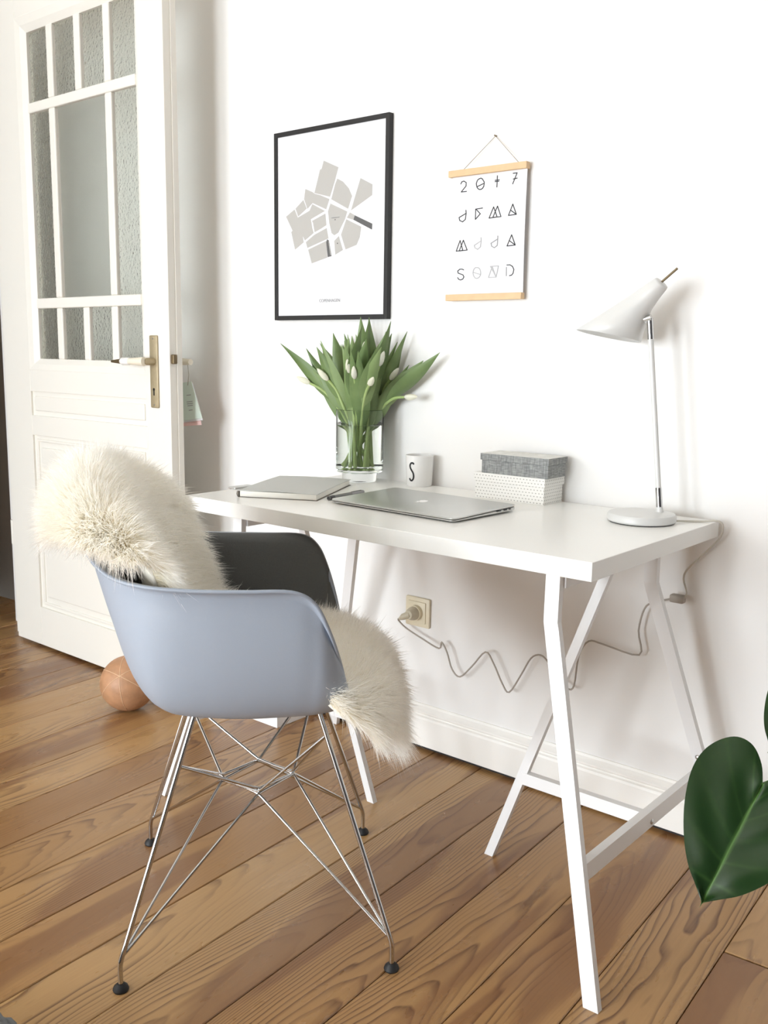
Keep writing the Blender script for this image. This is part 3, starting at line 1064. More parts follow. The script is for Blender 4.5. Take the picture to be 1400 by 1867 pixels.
def fur_strands(count):
    ni, nt = G.shape[:2]
    # sample more at the borders so the outline is shaggy
    u = rng.random(count) * (ni - 1.001)
    v = np.clip(rng.beta(0.8, 0.8, count), 0.001, 0.999) * (nt - 1.001)
    i, j = u.astype(int), v.astype(int)
    fu, fv = (u - i)[:, None], (v - j)[:, None]

    def smp(A):
        return A[i, j] * (1 - fu) * (1 - fv) + A[i + 1, j] * fu * (1 - fv) + A[i, j + 1] * (1 - fu) * fv + A[i + 1, j + 1] * fu * fv
    pos, nrm = smp(Gl), smp(Nl)
    vv = (v / (nt - 1) * 2 - 1)[:, None]
    uu = (u / (ni - 1))[:, None]
    side = smp(dv * np.array([1, -1, 1]))
    side /= np.linalg.norm(side, axis=1, keepdims=True)
    along = smp(du * np.array([1, -1, 1]))
    along /= np.linalg.norm(along, axis=1, keepdims=True)
    # clump noise: smooth random field by summed sines
    ph = rng.random((6, 4)) * 6.28
    fld = np.zeros((count, 3))
    for k in range(6):
        fr = 18 + 16 * k
        for ax in range(3):
            fld[:, ax] += np.sin(pos[:, 0] * fr * 1.3 + ph[k, 0] + ax) * np.cos(pos[:, 1] * fr + ph[k, 1] + 2 * ax) * np.sin(pos[:, 2] * fr * 0.9 + ph[k, 2] + ax * 3) / (1 + 0.35 * k)
    edge = np.abs(vv) ** 5
    endf = np.clip((uu - 0.88) / 0.12, 0, 1)
    topf = np.clip((0.22 - uu) / 0.18, 0, 1)
    d = nrm * 1.0 + side * np.sign(vv) * edge * 1.1 + along * (endf * 1.2 - topf * 0.9) + fld * 0.17 + rng.normal(0, 0.13, (count, 3))
    d /= np.linalg.norm(d, axis=1, keepdims=True)
    ln = (0.049 + 0.010 * rng.normal(0, 1, (count, 1)) * 0.6 + 0.012 * endf + 0.004 * edge - 0.021 * topf) * (1 + 0.10 * fld[:, :1])
    ln = np.clip(ln, 0.02, 0.09)
    grav = np.array([0, 0, -1.0]) * (0.20 + 0.6 * endf + 0.25 * edge)
    vdir = np.array([0.35, -0.9, 0.25])
    wdir = np.cross(d, rng.normal(0, 1, (count, 3)))
    wdir /= np.linalg.norm(wdir, axis=1, keepdims=True)
    wd = 0.00055
    curl = rng.normal(0, 0.16, (count, 3))
    vs = []
    for k, (f, wf) in enumerate(((0, 1.0), (0.35, 1.0), (0.7, 0.75), (1.0, 0.0))):
        c = pos + d * ln * f + (grav * ln * 0.9) * f * f + curl * ln * f * f
        if wf > 0:
            vs += [c - wdir * wd * wf, c + wdir * wd * wf]
        else:
            vs += [c]
    V = np.stack(vs, 1).reshape(-1, 3)
    b0 = (np.arange(count) * 7)[:, None]
    quads = np.concatenate([b0 + np.array([0, 1, 3, 2]), b0 + np.array([2, 3, 5, 4])], 0)
    tris = b0 + np.array([4, 5, 6])
    me = bpy.data.meshes.new('wool')
    nq, ntr = len(quads), len(tris)
    me.vertices.add(len(V))
    me.vertices.foreach_set('co', V.ravel())
    me.loops.add(nq * 4 + ntr * 3)
    me.loops.foreach_set('vertex_index', np.concatenate([quads.ravel(), tris.ravel()]).astype(np.int32))
    me.polygons.add(nq + ntr)
    st = np.concatenate([np.arange(nq) * 4, nq * 4 + np.arange(ntr) * 3]).astype(np.int32)
    me.polygons.foreach_set('loop_start', st)
    me.update(calc_edges=True)
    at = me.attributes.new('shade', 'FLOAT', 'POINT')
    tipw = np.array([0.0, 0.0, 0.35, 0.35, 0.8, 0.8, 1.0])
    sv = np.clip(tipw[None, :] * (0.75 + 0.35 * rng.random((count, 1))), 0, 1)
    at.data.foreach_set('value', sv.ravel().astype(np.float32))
    me.validate()
    return me


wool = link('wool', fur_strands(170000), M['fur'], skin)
wool['kind'] = 'stuff'

# ------------------------------------------------------------------ framed map print
FX, FZ, FW, FH = -0.2747, 1.1650, 0.4272, 0.5203
pic = thing('picture_frame', 'thin black framed city map print hanging above the tulips', 'picture', (FX, -0.0, FZ))
bw, dep = 0.0125, 0.018
for nm, (x0, x1, z0, z1) in {'frame_side': (0, bw, 0, FH), 'frame_side.001': (FW - bw, FW, 0, FH), 'frame_rail': (bw, FW - bw, 0, bw), 'frame_rail.001': (bw, FW - bw, FH - bw, FH)}.items():
    link(nm, box(x0, x1, -dep, -0.001, z0, z1, 0.0012), M['frame'], pic)
link('print_sheet', box(bw, FW - bw, -0.0135, -0.004, bw, FH - bw), M['paper'], pic)
MAP = [[(192, 427), (247, 404), (233, 368), (216, 330), (157, 345), (172, 387), (178, 405), (184, 406)], [(243, 375), (264, 365), (285, 346), (297, 325), (283, 293), (221, 323), (235, 361)], [(327, 368), (369, 348), (368, 321), (294, 288), (306, 318)], [(122, 359), (150, 348), (158, 343), (180, 337), (214, 324), (202, 298), (150, 319), (130, 305), (117, 332)], [(114, 330), (127, 306), (94, 287), (83, 309)], [(79, 307), (92, 284), (138, 299), (149, 316), (197, 294), (143, 276), (149, 251), (154, 238), (120, 220), (112, 233), (115, 215), (81, 197), (66, 246), (71, 250), (45, 290)], [(199, 287), (203, 256), (180, 247), (158, 240), (152, 265), (148, 271)], [(204, 248), (211, 220), (130, 199), (124, 215), (157, 233)], [(133, 194), (203, 214), (207, 169), (147, 156)], [(218, 312), (280, 286), (272, 267), (248, 233), (233, 227), (223, 233), (214, 261), (209, 292)], [(290, 283), (308, 274), (302, 263), (279, 270)], [(277, 266), (331, 243), (326, 216), (315, 197), (275, 187), (258, 227)], [(250, 224), (265, 186), (237, 175), (233, 212)], [(308, 274), (370, 248), (369, 233), (303, 263)], [(206, 218), (213, 214), (223, 172), (209, 170), (203, 210)]]


def on_print(u, v, h):
    return (u, -0.0135 - h, v)


for i, poly in enumerate(MAP):
    dark = i >= 13
    bm = add_prism(bmesh.new(), [(a / 1000, b_ / 1000) for a, b_ in poly], on_print, -0.001, 0.0003 + (0.0003 if dark else 0))
    link('map_canal' if dark else 'map_block', bm, M['map_dark' if dark else 'map'], pic)
bm = add_prism(bmesh.new(), [(.2115, .213), (.219, .175), (.2215, .1735), (.2135, .2125)], on_print, 0.0004, 0.0009)
link('map_quay', bm, M['map'], pic)
for body, size, u, v, mm in (('COPENHAGEN', 0.0118, 0.2165, 0.052, 'ink_mid'), ('COPENHAGEN CITY', 0.0034, 0.2365, 0.2735, 'ink_mid')):
    me = text_mesh(body, size)
    o = link('lettering', me, M[mm], pic)
    o.rotation_euler = (PI / 2, 0, 0)
    o.location = (u, -0.0139, v)
for u, v in ((.236, .268), (.245, .205)):
    bm = add_prism(bmesh.new(), [(u + .0016 * math.cos(a), v + .0016 * math.sin(a)) for a in np.linspace(0, 2 * PI, 10)[:-1]], on_print, 0.0, 0.0006)
    link('map_dot', bm, M['ink'], pic)

# ------------------------------------------------------------------ calendar poster on wooden rods
CX, CZ0 = 0.3555, 1.2204
cal = thing('wall_calendar', 'white paper calendar poster for 2017 hung on two pale wooden rods', 'calendar', (CX, 0, CZ0))
link('rod', box(-0.007, 0.2165, -0.024, -0.008, 0.283, 0.2985, 0.001), M['oak'], cal)
link('rod', box(-0.007, 0.2145, -0.024, -0.008, -0.0135, 0.002, 0.001), M['oak'], cal)
bm = bmesh.new()
v0 = [(0.0, -0.0165, 0.2845), (0.2155, -0.0165, 0.2845), (0.2135, -0.0165, 0.0), (0.0, -0.0165, 0.0)]
# the sheet hangs with a slight curl
rows_ = []
for k in range(9):
    t = k / 8
    bow = -0.0025 * math.sin(PI * t)
    rows_.append([Vector((x, -0.0155 + bow * (0.4 + 0.6 * x / .21), 0.285 - 0.285 * t)) for x in np.linspace(0, 0.2145, 6)])
bm = grid_mesh(rows_)
solidify(bm, 0.0006)
link('sheet', bm, M['paper'], cal, True)
GLY = [(0, [(26, 266), (29, 271), (35, 272), (42, 268), (42, 260), (28, 247), (44, 247)]), (0, [(95, 259), (94, 254), (91, 250), (87, 248), (82, 248), (78, 250), (75, 253), (73, 258), (72, 263), (74, 268), (76, 271), (80, 273), (85, 274), (89, 272), (92, 268), (95, 264), (95, 259)]), (0, [(74, 255), (94, 261)]), (0, [(132, 275), (132, 249)]), (0, [(126, 265), (138, 265)]), (0, [(126, 262), (137, 262)]), (0, [(176, 276), (187, 276), (176, 252)]), (0, [(177, 263), (188, 264)]), (0, [(44, 203), (45, 195), (43, 181), (35, 176), (26, 180), (24, 187), (44, 195)]), (0, [(93, 204), (73, 203), (73, 179), (87, 191), (74, 203)]), (0, [(125, 204), (113, 179), (136, 180), (125, 204)]), (0, [(136, 205), (124, 180), (147, 180), (136, 205)]), (0, [(179, 206), (168, 181), (190, 182), (179, 206)]), (0, [(173, 193), (190, 182)]), (0, [(29, 132), (18, 107), (38, 108), (29, 132)]), (0, [(39, 132), (27, 107), (51, 108), (39, 132)]), (2, [(91, 135), (92, 127), (90, 113), (82, 108), (74, 112), (72, 118), (91, 127)]), (1, [(140, 136), (140, 129), (139, 114), (131, 109), (123, 113), (121, 120), (140, 129)]), (0, [(179, 136), (167, 111), (190, 112), (179, 136)]), (0, [(173, 123), (190, 112)]), (0, [(42, 61), (37, 63), (30, 63), (24, 59), (25, 54), (40, 49), (43, 44), (40, 39), (33, 37), (27, 39), (24, 43)]), (2, [(93, 51), (92, 46), (89, 42), (86, 40), (81, 39), (77, 40), (73, 44), (71, 48), (70, 53), (71, 58), (73, 62), (77, 65), (82, 65), (86, 64), (90, 61), (92, 56), (93, 51)]), (2, [(70, 54), (92, 48)]), (2, [(144, 66), (121, 66), (138, 40), (144, 66)]), (2, [(116, 40), (138, 40), (126, 65), (116, 40)]), (1, [(167, 62), (167, 42)]), (0, [(168, 67), (177, 67), (184, 63), (188, 56), (186, 47), (182, 43), (176, 42)])]


def on_sheet(u, v, h):
    t = 1 - v / 0.285
    return (u, -0.0158 - 0.0025 * math.sin(PI * min(1, max(0, t))) * (0.4 + 0.6 * u / .21) - h, v)


# strokes gathered into whole glyphs by the cell they stand in
cells = {}
for tone, pts in GLY:
    ax = sum(p[0] for p in pts) / len(pts)
    az = sum(p[1] for p in pts) / len(pts)
    cells.setdefault((int(ax // 56), int(az // 72), tone), []).append(pts)
for (a, b_, tone), strokes in sorted(cells.items()):
    bm = bmesh.new()
    for pts in strokes:
        add_stroke(bm, [(x / 1000, z / 1000) for x, z in pts], 0.0019, on_sheet, -0.0002, 0.0006)
    link('glyph', bm, M[('ink', 'ink_mid', 'ink_light')[tone]], cal)
bm = tube([(0.031, -0.015, 0.298), (0.115, -0.004, 0.369), (0.191, -0.015, 0.298)], 0.0008, 6)
link('string', bm, M['string'], cal)
link('nail', tube([(0.115, -0.0005, 0.369), (0.115, -0.008, 0.370)], 0.0018, 8), M['bronze_dark'], cal)

# ------------------------------------------------------------------ desk lamp
LB = Vector((0.957, -0.137, DZT))
lamp = thing('desk_lamp', 'white enamelled desk lamp with a slanted cone shade and chrome joints', 'lamp', LB)


def L_(x, z, y=-0.11):
    return Vector((x - LB.x, y - LB.y, z - LB.z))


link('base_pad', lathe([(0, 0), (0.066, 0), (0.068, 0.003), (0, 0.003)], 48), M['rubber'], lamp, True)
link('base', lathe([(0, 0.002), (0.068, 0.002), (0.071, 0.005), (0.071, 0.014), (0.068, 0.0185), (0.058, 0.0205), (0, 0.0215)], 64), M['lamp'], lamp, True)
s0, s1 = L_(0.985, 0.752), L_(0.937, 1.155)
dlt = (s1 - s0)
link('stem_foot', tube([s0, s0 + dlt * 0.042], [0.0085, 0.0062], 16), M['lamp'], lamp, True)
link('sleeve', tube([s0 + dlt * 0.035, s0 + dlt * 0.135], 0.0068, 16), M['chrome'], lamp, True)
link('stem', tube([s0 + dlt * 0.13, s0 + dlt * 0.90], 0.0056, 16), M['lamp'], lamp, True)
link('top_sleeve', tube([s0 + dlt * 0.895, s1], 0.0066, 16), M['chrome'], lamp, True)
jc = s1 + Vector((0, -0.002, 0.002))
link('joint', tube([jc + Vector((-0.010, -0.001, -0.004)), jc + Vector((0.004, 0.0, 0.0))], 0.0072, 12), M['chrome'], lamp, True)
# shade: rings lofted from the wide slanted mouth to the narrow capped neck
rc = []
for (ux, uz), (lx, lz), ry, ty in (((.777, 1.130), (.914, 1.109), 0.0695, -0.125), ((.820, 1.157), (.922, 1.132), 0.0530, -0.08), ((.863, 1.184), (.930, 1.156), 0.0375, -0.04),
                                   ((.893, 1.203), (.937, 1.172), 0.0285, 0), ((.914, 1.2165), (.947, 1.186), 0.0235, 0), ((.931, 1.2275), (.958, 1.2005), 0.0205, 0),
                                   ((.944, 1.2355), (.968, 1.2125), 0.0170, 0), ((.9475, 1.2365), (.9695, 1.2155), 0.0152, 0), ((.951, 1.2345), (.968, 1.2185), 0.0115, 0), ((.9585, 1.2285), (.9605, 1.2265), 0.001, 0)):
    up_, lo_ = L_(ux, uz), L_(lx, lz)
    rc.append(((up_ + lo_) / 2, (lo_ - up_).length / 2, (lo_ - up_), Vector((0, 1, ty)), ry))
NSG = 48
Pr = []
for c, r, a, b_, r2_ in rc:
    a = a.normalized()
    b_ = (b_ - a * a.dot(b_)).normalized()
    Pr.append([c + a * (r * math.cos(2 * PI * k / NSG)) + b_ * (r2_ * math.sin(2 * PI * k / NSG)) for k in range(NSG)])
bm = grid_mesh(Pr, closed_v=True)
bm.faces.new([v for v in bm.verts][-NSG:])
bmesh.ops.recalc_face_normals(bm, faces=bm.faces)
me = bpy.data.meshes.new('shade')
bm.to_mesh(me)
bm.free()
shd = link('shade', me, M['lamp'], lamp, 'all')
md = shd.modifiers.new('solid', 'SOLIDIFY')
md.thickness = 0.0016
md.offset = -1
link('tilt_rod', tube([L_(0.958, 1.2275), L_(0.990, 1.2535)], 0.0024, 10), M['bronze_dark'], lamp, True)
link('bulb_socket', tube([L_(0.945, 1.214), L_(0.905, 1.176)], 0.013, 16), M['ceramic'], lamp, True)

# ------------------------------------------------------------------ boxes on the desk
def lidded_box(name, label, loc, rz, w, d, h, lid_h, m, top):
    t = thing(name, label, 'box', loc, rz, None)
    e = 0.003
    link('body', box(e, w - e, e, d - e, 0.0, h - 0.004, 0.001), M[m], t)
    bm = box(0, w, 0, d, h - lid_h, h, 0.0012)
    l = link('lid', bm, M[m], t)
    if top != m:
        l.data.materials.append(M[top])
        for p in l.data.polygons:
            if p.normal.z > 0.9:
                p.material_index = 1
    return t


lidded_box('storage_box', 'white dotted paper box with lid on the desk, under the grey box', (0.508, -0.107, DZT), 0.02, 0.194, 0.094, 0.0625, 0.021, 'dots', 'dots')
lidded_box('storage_box', 'smaller grey linen covered box with lid stacked on the white dotted box', (0.527, -0.110, DZT + 0.0625), 0.01, 0.186, 0.088, 0.047, 0.016, 'linen', 'linen_top')

# ------------------------------------------------------------------ mug
mug = thing('mug', 'white porcelain cup with a black letter S standing by the vase', 'mug', (0.290, -0.040, DZT))
link('cup', lathe([(0, 0), (0.031, 0), (0.0335, 0.003), (0.036, 0.060), (0.0365, 0.080), (0.0355, 0.0812), (0.0342, 0.080), (0.0335, 0.060), (0.031, 0.006), (0, 0.005)], 56), M['ceramic'], mug, True)
S = [(.62, 1.9), (.50, 2.0), (.28, 1.98), (.10, 1.78), (.10, 1.52), (.28, 1.22), (.52, .92), (.62, .58), (.56, .24), (.36, .04), (.14, .06), (.0, .22)]
Sp = catmull([Vector((a, b_, 0)) for a, b_ in S], 5)
a0 = math.radians(-87)


def on_mug(u, v, h):
    z = v
    r = 0.0336 + (0.0362 - 0.0336) * (z / 0.065) + h
    th = a0 + u / 0.036
    return (r * math.cos(th), r * math.sin(th), z)


bm = bmesh.new()
add_stroke(bm, [((q.x - 0.31) * 0.0205, 0.016 + q.y * 0.0232) for q in Sp], 0.0042, on_mug, -0.0004, 0.0008)
link('letter', bm, M['ink'], mug)

# ------------------------------------------------------------------ laptop
lap = thing('laptop', 'closed silver aluminium laptop lying on the desk with a white apple mark', 'laptop', (0.512, -0.316, DZT), math.radians(-2.6))
LW, LD = 0.362, 0.224


def slab(w, d, z0, z1, rad, taper=0.0, n=8):
    bm = bmesh.new()
    out = []
    for cx, cy, a0_ in ((w / 2 - rad, d / 2 - rad, 0), (-w / 2 + rad, d / 2 - rad, PI / 2), (-w / 2 + rad, -d / 2 + rad, PI), (w / 2 - rad, -d / 2 + rad, 1.5 * PI)):
        for k in range(n + 1):
            a = a0_ + k / n * PI / 2
            out.append((cx + rad * math.cos(a), cy + rad * math.sin(a)))
    rings_ = []
    for f, zz in ((0.986, 0), (0.998, 0.3), (1.0, 0.6), (0.999, 0.9), (0.994, 1.0)):
        rings_.append([bm.verts.new((x * f, y * f, z0 + (z1 - z0) * zz + taper * (y / d + 0.5) * (zz if taper else 0))) for x, y in out])
    for a, b_ in zip(rings_, rings_[1:]):
        for k in range(len(out)):
            bm.faces.new((a[k], a[(k + 1) % len(out)], b_[(k + 1) % len(out)], b_[k]))
    bm.faces.new(rings_[0][::-1])
    bm.faces.new(rings_[-1])
    return bm


def tilt_z(bm):
    for v in bm.verts:
        v.co.z += 0.0
    return bm


# wedge body: thin at the front (-y), thicker at the hinge (+y)
bm = slab(LW, LD, 0.0, 1.0, 0.012)
for v in bm.verts:
    f = v.co.y / LD + 0.5
    lo, hi = 0.0025 - 0.001 * f, 0.0055 + 0.0055 * f
    k = v.co.z
    v.co.z = lo + (hi - lo) * k
    if k < 0.2:
        v.co.x *= 0.93
        v.co.y *= 0.93
link('body', bm, M['alu'], lap, True)
bm = slab(LW, LD, 0.0, 1.0, 0.012)
for v in bm.verts:
    f = v.co.y / LD + 0.5
    lo = 0.0061 + 0.0055 * f
    v.co.z = lo + 0.0042 * v.co.z
link('lid', bm, M['alu'], lap, True)


def lid_z(y):
    return 0.0061 + 0.0055 * (y / LD + 0.5) + 0.0042


AP = [(0, .62), (-.16, .72), (-.36, .74), (-.58, .58), (-.68, .26), (-.62, -.12), (-.46, -.46), (-.26, -.70), (-.10, -.70), (0, -.65), (.12, -.70), (.28, -.70), (.44, -.52),
      (.60, -.20), (.46, -.06), (.40, .14), (.46, .34), (.58, .48), (.44, .68), (.24, .74)]
AL = [(.0, .80), (.02, .98), (.14, 1.14), (.30, 1.20), (.29, 1.02), (.17, .86)]
bm = bmesh.new()
sc_ = 0.0175
for poly in (AP, AL):
    pts = catmull([Vector((a, b_, 0)) for a, b_ in poly], 3, True)
    add_prism(bm, [(-q.x * sc_, -q.y * sc_ + 0.004) for q in pts], lambda u, v, h: (u, v, lid_z(v) + h), -0.0004, 0.0005)
link('logo', bm, M['logo'], lap)
for (yy, w_, h_) in ((0.085, 0.007, 0.0028), (0.068, 0.012, 0.003), (0.044, 0.016, 0.0024)):
    f = yy / LD + 0.5
    link('port', box(LW / 2 - 0.003, LW / 2 + 0.0006, yy - w_ / 2, yy + w_ / 2, 0.0068 + 0.002 * f - h_ / 2, 0.0068 + 0.002 * f + h_ / 2), M['alu_dark'], lap)
for fx_ in (-0.13, 0.13):
    for fy_ in (-0.08, 0.08):
        link('foot', lathe([(0, 0), (0.007, 0), (0.006, 0.003), (0, 0.003)], 14, (fx_, fy_, 0)), M['rubber'], lap)

# ------------------------------------------------------------------ notebook and pen
nb = thing('notebook', 'thick notebook with a soft grey cover lying on the left of the desk', 'notebook', (0.110, -0.506, DZT), math.radians(26.0))
NW, ND = 0.196, 0.285
link('page_block', box(0.003, NW - 0.003, 0.003, ND - 0.003, 0.0012, 0.0150, 0.0006), M['pages'], nb)
Pg = []
for k in range(13):
    x = NW * k / 12
    zz = 0.0152 + 0.0035 * math.sin(PI * min(1, k / 12)) * 0.6 - 0.001 * (k / 12)
    Pg.append([Vector((x, y, zz + 0.0012 * math.sin(PI * y / ND))) for y in np.linspace(0, ND, 10)])
bm = solidify(grid_mesh(Pg), -0.0012)
link('cover', bm, M['cover'], nb, True)
link('back_cover', box(0, NW, 0, ND, 0.0, 0.0012), M['cover_edge'], nb)
sp_ = [(0.0, 0.0), (-0.003, 0.003), (-0.0042, 0.008), (-0.003, 0.0135), (0.0, 0.0163), (0.0015, 0.0150), (0.0015, 0.001)]
link('spine', add_prism(bmesh.new(), sp_, lambda u, v, h: (u, h, v), 0, ND), M['cover_edge'], nb)
link('ribbon', tube([(0.10, ND - 0.01, 0.014), (0.102, ND + 0.03, 0.004), (0.106, ND + 0.045, 0.0014)], 0.0012, 6), M['cover_edge'], nb)

pen = thing('pen', 'slim grey ballpoint pen lying between the notebook and the laptop', 'pen', (0.297, -0.393, DZT + 0.0052), math.atan2(0.137, -0.013))
link('barrel', tube([(0.0, 0, 0), (0.012, 0, 0), (0.088, 0, 0)], 0.0050, 14), M['pen'], pen, True)
link('cap', tube([(0.086, 0, 0), (0.136, 0, 0), (0.139, 0, 0)], [0.0046, 0.0046, 0.0036], 14), M['ink_mid'], pen, True)
link('grip', tube([(-0.001, 0, 0), (0.002, 0, 0), (0.020, 0, 0)], [0.0035, 0.0052, 0.0052], 14), M['pen_dark'], pen, True)
link('clip', box(0.09, 0.13, -0.0012, 0.0012, 0.0042, 0.0056, 0.0004), M['pen_dark'], pen)

clip = thing('cable_clip', 'small silver metal clip gripping the left back edge of the desk', 'clip', (-0.002, -0.395, DZT))
link('jaw', box(-0.012, 0.014, -0.034, 0.030, 0.0, 0.005, 0.0015), M['alu'], clip)
link('arm', box(-0.012, -0.002, -0.030, 0.026, -0.020, 0.002, 0.0015), M['alu'], clip)

# ------------------------------------------------------------------ vase, water and tulips
VX, VY = 0.117, -0.080
VR = 0.064
vase = thing('vase', 'clear glass cylinder vase full of tulip stems on the desk', 'vase', (VX, VY, DZT))
VH = 0.192
link('glass', lathe([(0, 0), (0.044, 0), (0.0465, 0.003), (0.0465, 0.023), (0.050, 0.0255), (0.060, 0.0255), (0.0635, 0.029), (VR, 0.036), (VR, VH - 0.002), (VR - 0.0008, VH), (VR - 0.0018, VH - 0.001),
                     (VR - 0.0022, 0.040), (VR - 0.008, 0.033), (0, 0.032)], 72), M['clear'], vase, True)
link('water', lathe([(0, 0.0315), (VR - 0.0085, 0.0325), (VR - 0.0018, 0.0395), (VR - 0.0018, 0.1515), (VR - 0.004, 0.1508), (0, 0.1505)], 72), M['water'], vase, True)


def leaf_strip(p0, d0, length, width, bend, side_v, roll, n=12, fold=0.35):
    """lanceolate blade from p0 along d0, bending towards 'bend'; returns bmesh with thickness"""
    rows_ = []
    p = Vector(p0)
    d = Vector(d0).normalized()
    for k in range(n + 1):
        t = k / n
        w = width * (math.sin(PI * min(1.0, (t ** 0.72 if t < 0.999 else 1.0) * 0.99)) ** 1.05) * (1.0 - 0.15 * t) + 0.0014 * (1 - t)
        sv = (side_v - d * side_v.dot(d)).normalized()
        nv = d.cross(sv)
        sv2 = sv * math.cos(roll * t) + nv * math.sin(roll * t)
        nv2 = d.cross(sv2)
        row = []
        for j in (-1.0, -0.5, 0.0, 0.5, 1.0):
            row.append(p + sv2 * (j * w / 2) + nv2 * (fold * abs(j) ** 1.5 * w / 2))
        rows_.append(row)
        p = p + d * (length / n)
        d = (d + Vector(bend) * (1.0 / n)).normalized()
    return solidify(grid_mesh(rows_), 0.0007)


TUL = 17
TULIP_LABELS = {
    4: 'tulip leaning furthest left out of the vase, its white bud over the notebook',
    12: 'tulip with a white bud second from the left in the vase',
    15: 'tulip with a partly covered white bud just left of the middle front bud',
    2: 'tulip with an upright white bud at the front middle of the vase',
    3: 'tulip with a bud barely showing high among the back leaves of the bunch',
    10: 'tulip with a white bud on a bare stem at the front, right of the middle',
    5: 'tulip with a tall white bud high on the right half of the bunch',
    8: 'tulip with a slanting white bud second from the right in the vase',
    0: 'tulip bending furthest right, its white bud lowest over the cup side'}
tl_rng = random.Random(21)


def tulip(idx, ang, lean, hgt, bud_in_front):
    """stem crosses the vase from one side of the floor to the other side of the rim"""
    ca, sa = math.cos(ang), math.sin(ang)
    rb = 0.020 + 0.022 * tl_rng.random()
    kx = [-1.0, 0.55, -0.4, 0.9][idx % 4]
    b0 = Vector((kx * ca * rb, kx * sa * rb * 0.9, 0.036))
    rr = (0.012 + 0.040 * lean)
    r1 = Vector((ca * rr, sa * rr, VH))
    out_ = lean * 0.125
    yk = 0.42 if sa > 0 else 0.85
    tip = Vector((ca * out_, max(-0.2, sa * out_ * yk), hgt))
    t = thing('tulip', TULIP_LABELS.get(idx, 'tulip with its bud hidden among the leaves in the middle of the vase'), 'tulip', (VX, VY, DZT), 0, 'tulips in the glass vase')
    mid1 = b0.lerp(r1, 0.5)
    st = catmull([b0, mid1, r1, r1.lerp(tip, 0.5) + Vector((0, 0, 0.012)), tip], 5)
    link('stem', tube(st, [0.0046, 0.0034], 8), M['stem'], t, True)
    d_end = (st[-1] - st[-3]).normalized()
    # bud
    prof_b = [(0, 0), (0.0035, 0.001), (0.0070, 0.008), (0.0080, 0.017), (0.0066, 0.029), (0.0036, 0.038), (0, 0.043)]
    bm = lathe(prof_b, 12)
    for v in bm.verts:
        a = math.atan2(v.co.y, v.co.x)
        k = 1 + 0.10 * math.cos(3 * a)
        v.co.x *= k
        v.co.y *= k
    q = Vector((0, 0, 1)).rotation_difference(d_end)
    bmesh.ops.rotate(bm, verts=bm.verts, matrix=q.to_matrix())
    bmesh.ops.translate(bm, verts=bm.verts, vec=st[-1])
    link('bud', bm, M['bud'], t, True)
    # leaves clasp the stem and rise past the bud
    nl = 3
    for k in range(nl):
        at = st[int((0.34 + 0.15 * k) * (len(st) - 1))]
        i0 = int((0.34 + 0.15 * k) * (len(st) - 1))
        dd = (st[min(i0 + 2, len(st) - 1)] - st[i0]).normalized()
        az = ang + (k - 1) * 0.9 + tl_rng.uniform(-0.6, 0.6)
        ow = Vector((math.cos(az), math.sin(az) * 0.6, 0))
        lfd = (dd + ow * (0.10 + 0.12 * tl_rng.random()) + Vector((0, 0, 0.15))).normalized()
        side_v = Vector((-math.sin(az), math.cos(az), 0)) * 0.35 + Vector((0.77, 0.64, 0)) * 0.8
        ln = tl_rng.uniform(0.195, 0.262) - 0.024 * k
        bend = ow * tl_rng.uniform(-0.15, 0.30) + Vector((0, 0, tl_rng.uniform(-0.25, 0.25)))
        end_y = VY + at.y + lfd.y * ln + bend.y * ln * 0.5
        if end_y > -0.02:
            lfd.y -= (end_y + 0.02) / ln
            bend.y = min(bend.y, 0)
        bm = leaf_strip(at, lfd, ln, tl_rng.uniform(0.034, 0.052), bend, side_v, tl_rng.uniform(-0.9, 0.9))
        for v in bm.verts:
            if v.co.y + VY > -0.006:
                v.co.y = -0.006 - VY
        link('leaf', bm, M['leaf'], t, True)
    return t


for i in range(TUL):
    ang = 2 * PI * (i * 0.381966) + 0.4
    lean = [1.15, 0.45, 0.8, 0.2, 1.15, 0.6, 0.9, 0.3, 0.85, 0.55, 1.0, 0.4, 0.75, 0.1, 0.9, 0.65, 0.5][i]
    tulip(i, ang, lean, 0.340 - 0.085 * lean + tl_rng.uniform(-0.02, 0.02), i % 2 == 0)

# ------------------------------------------------------------------ socket, plug and lamp cable
sk = thing('wall_socket', 'yellowed square wall socket under the desk', 'socket', (0.268, 0.0, 0.383))
bm = box(-0.041, 0.041, -0.009, 0.0, -0.041, 0.041, 0.004)
link('surround', bm, M['socket'], sk, True)
link('face_plate', box(-0.030, 0.030, -0.0125, -0.006, -0.030, 0.030, 0.003), M['socket'], sk, True)
bm = lathe([(0.021, 0), (0.021, 0.012), (0.0185, 0.012), (0.0180, 0.002), (0, 0.002)], 32)
bmesh.ops.rotate(bm, verts=bm.verts, matrix=Matrix.Rotation(PI / 2, 3, 'X'))
bmesh.ops.translate(bm, verts=bm.verts, vec=(0, -0.0115, 0))
link('socket_ring', bm, M['socket'], sk, True)

cab = thing('lamp_cable', 'pale cable running from the wall plug in zigzags up to the desk lamp', 'cable', (0.268, -0.03, 0.383))
O = Vector((0.268, -0.03, 0.383))


def add_lathe_y(prof, segs=24):
    bm = lathe(prof, segs)
    bmesh.ops.rotate(bm, verts=bm.verts, matrix=Matrix.Rotation(PI / 2, 3, 'X'))
    return bm


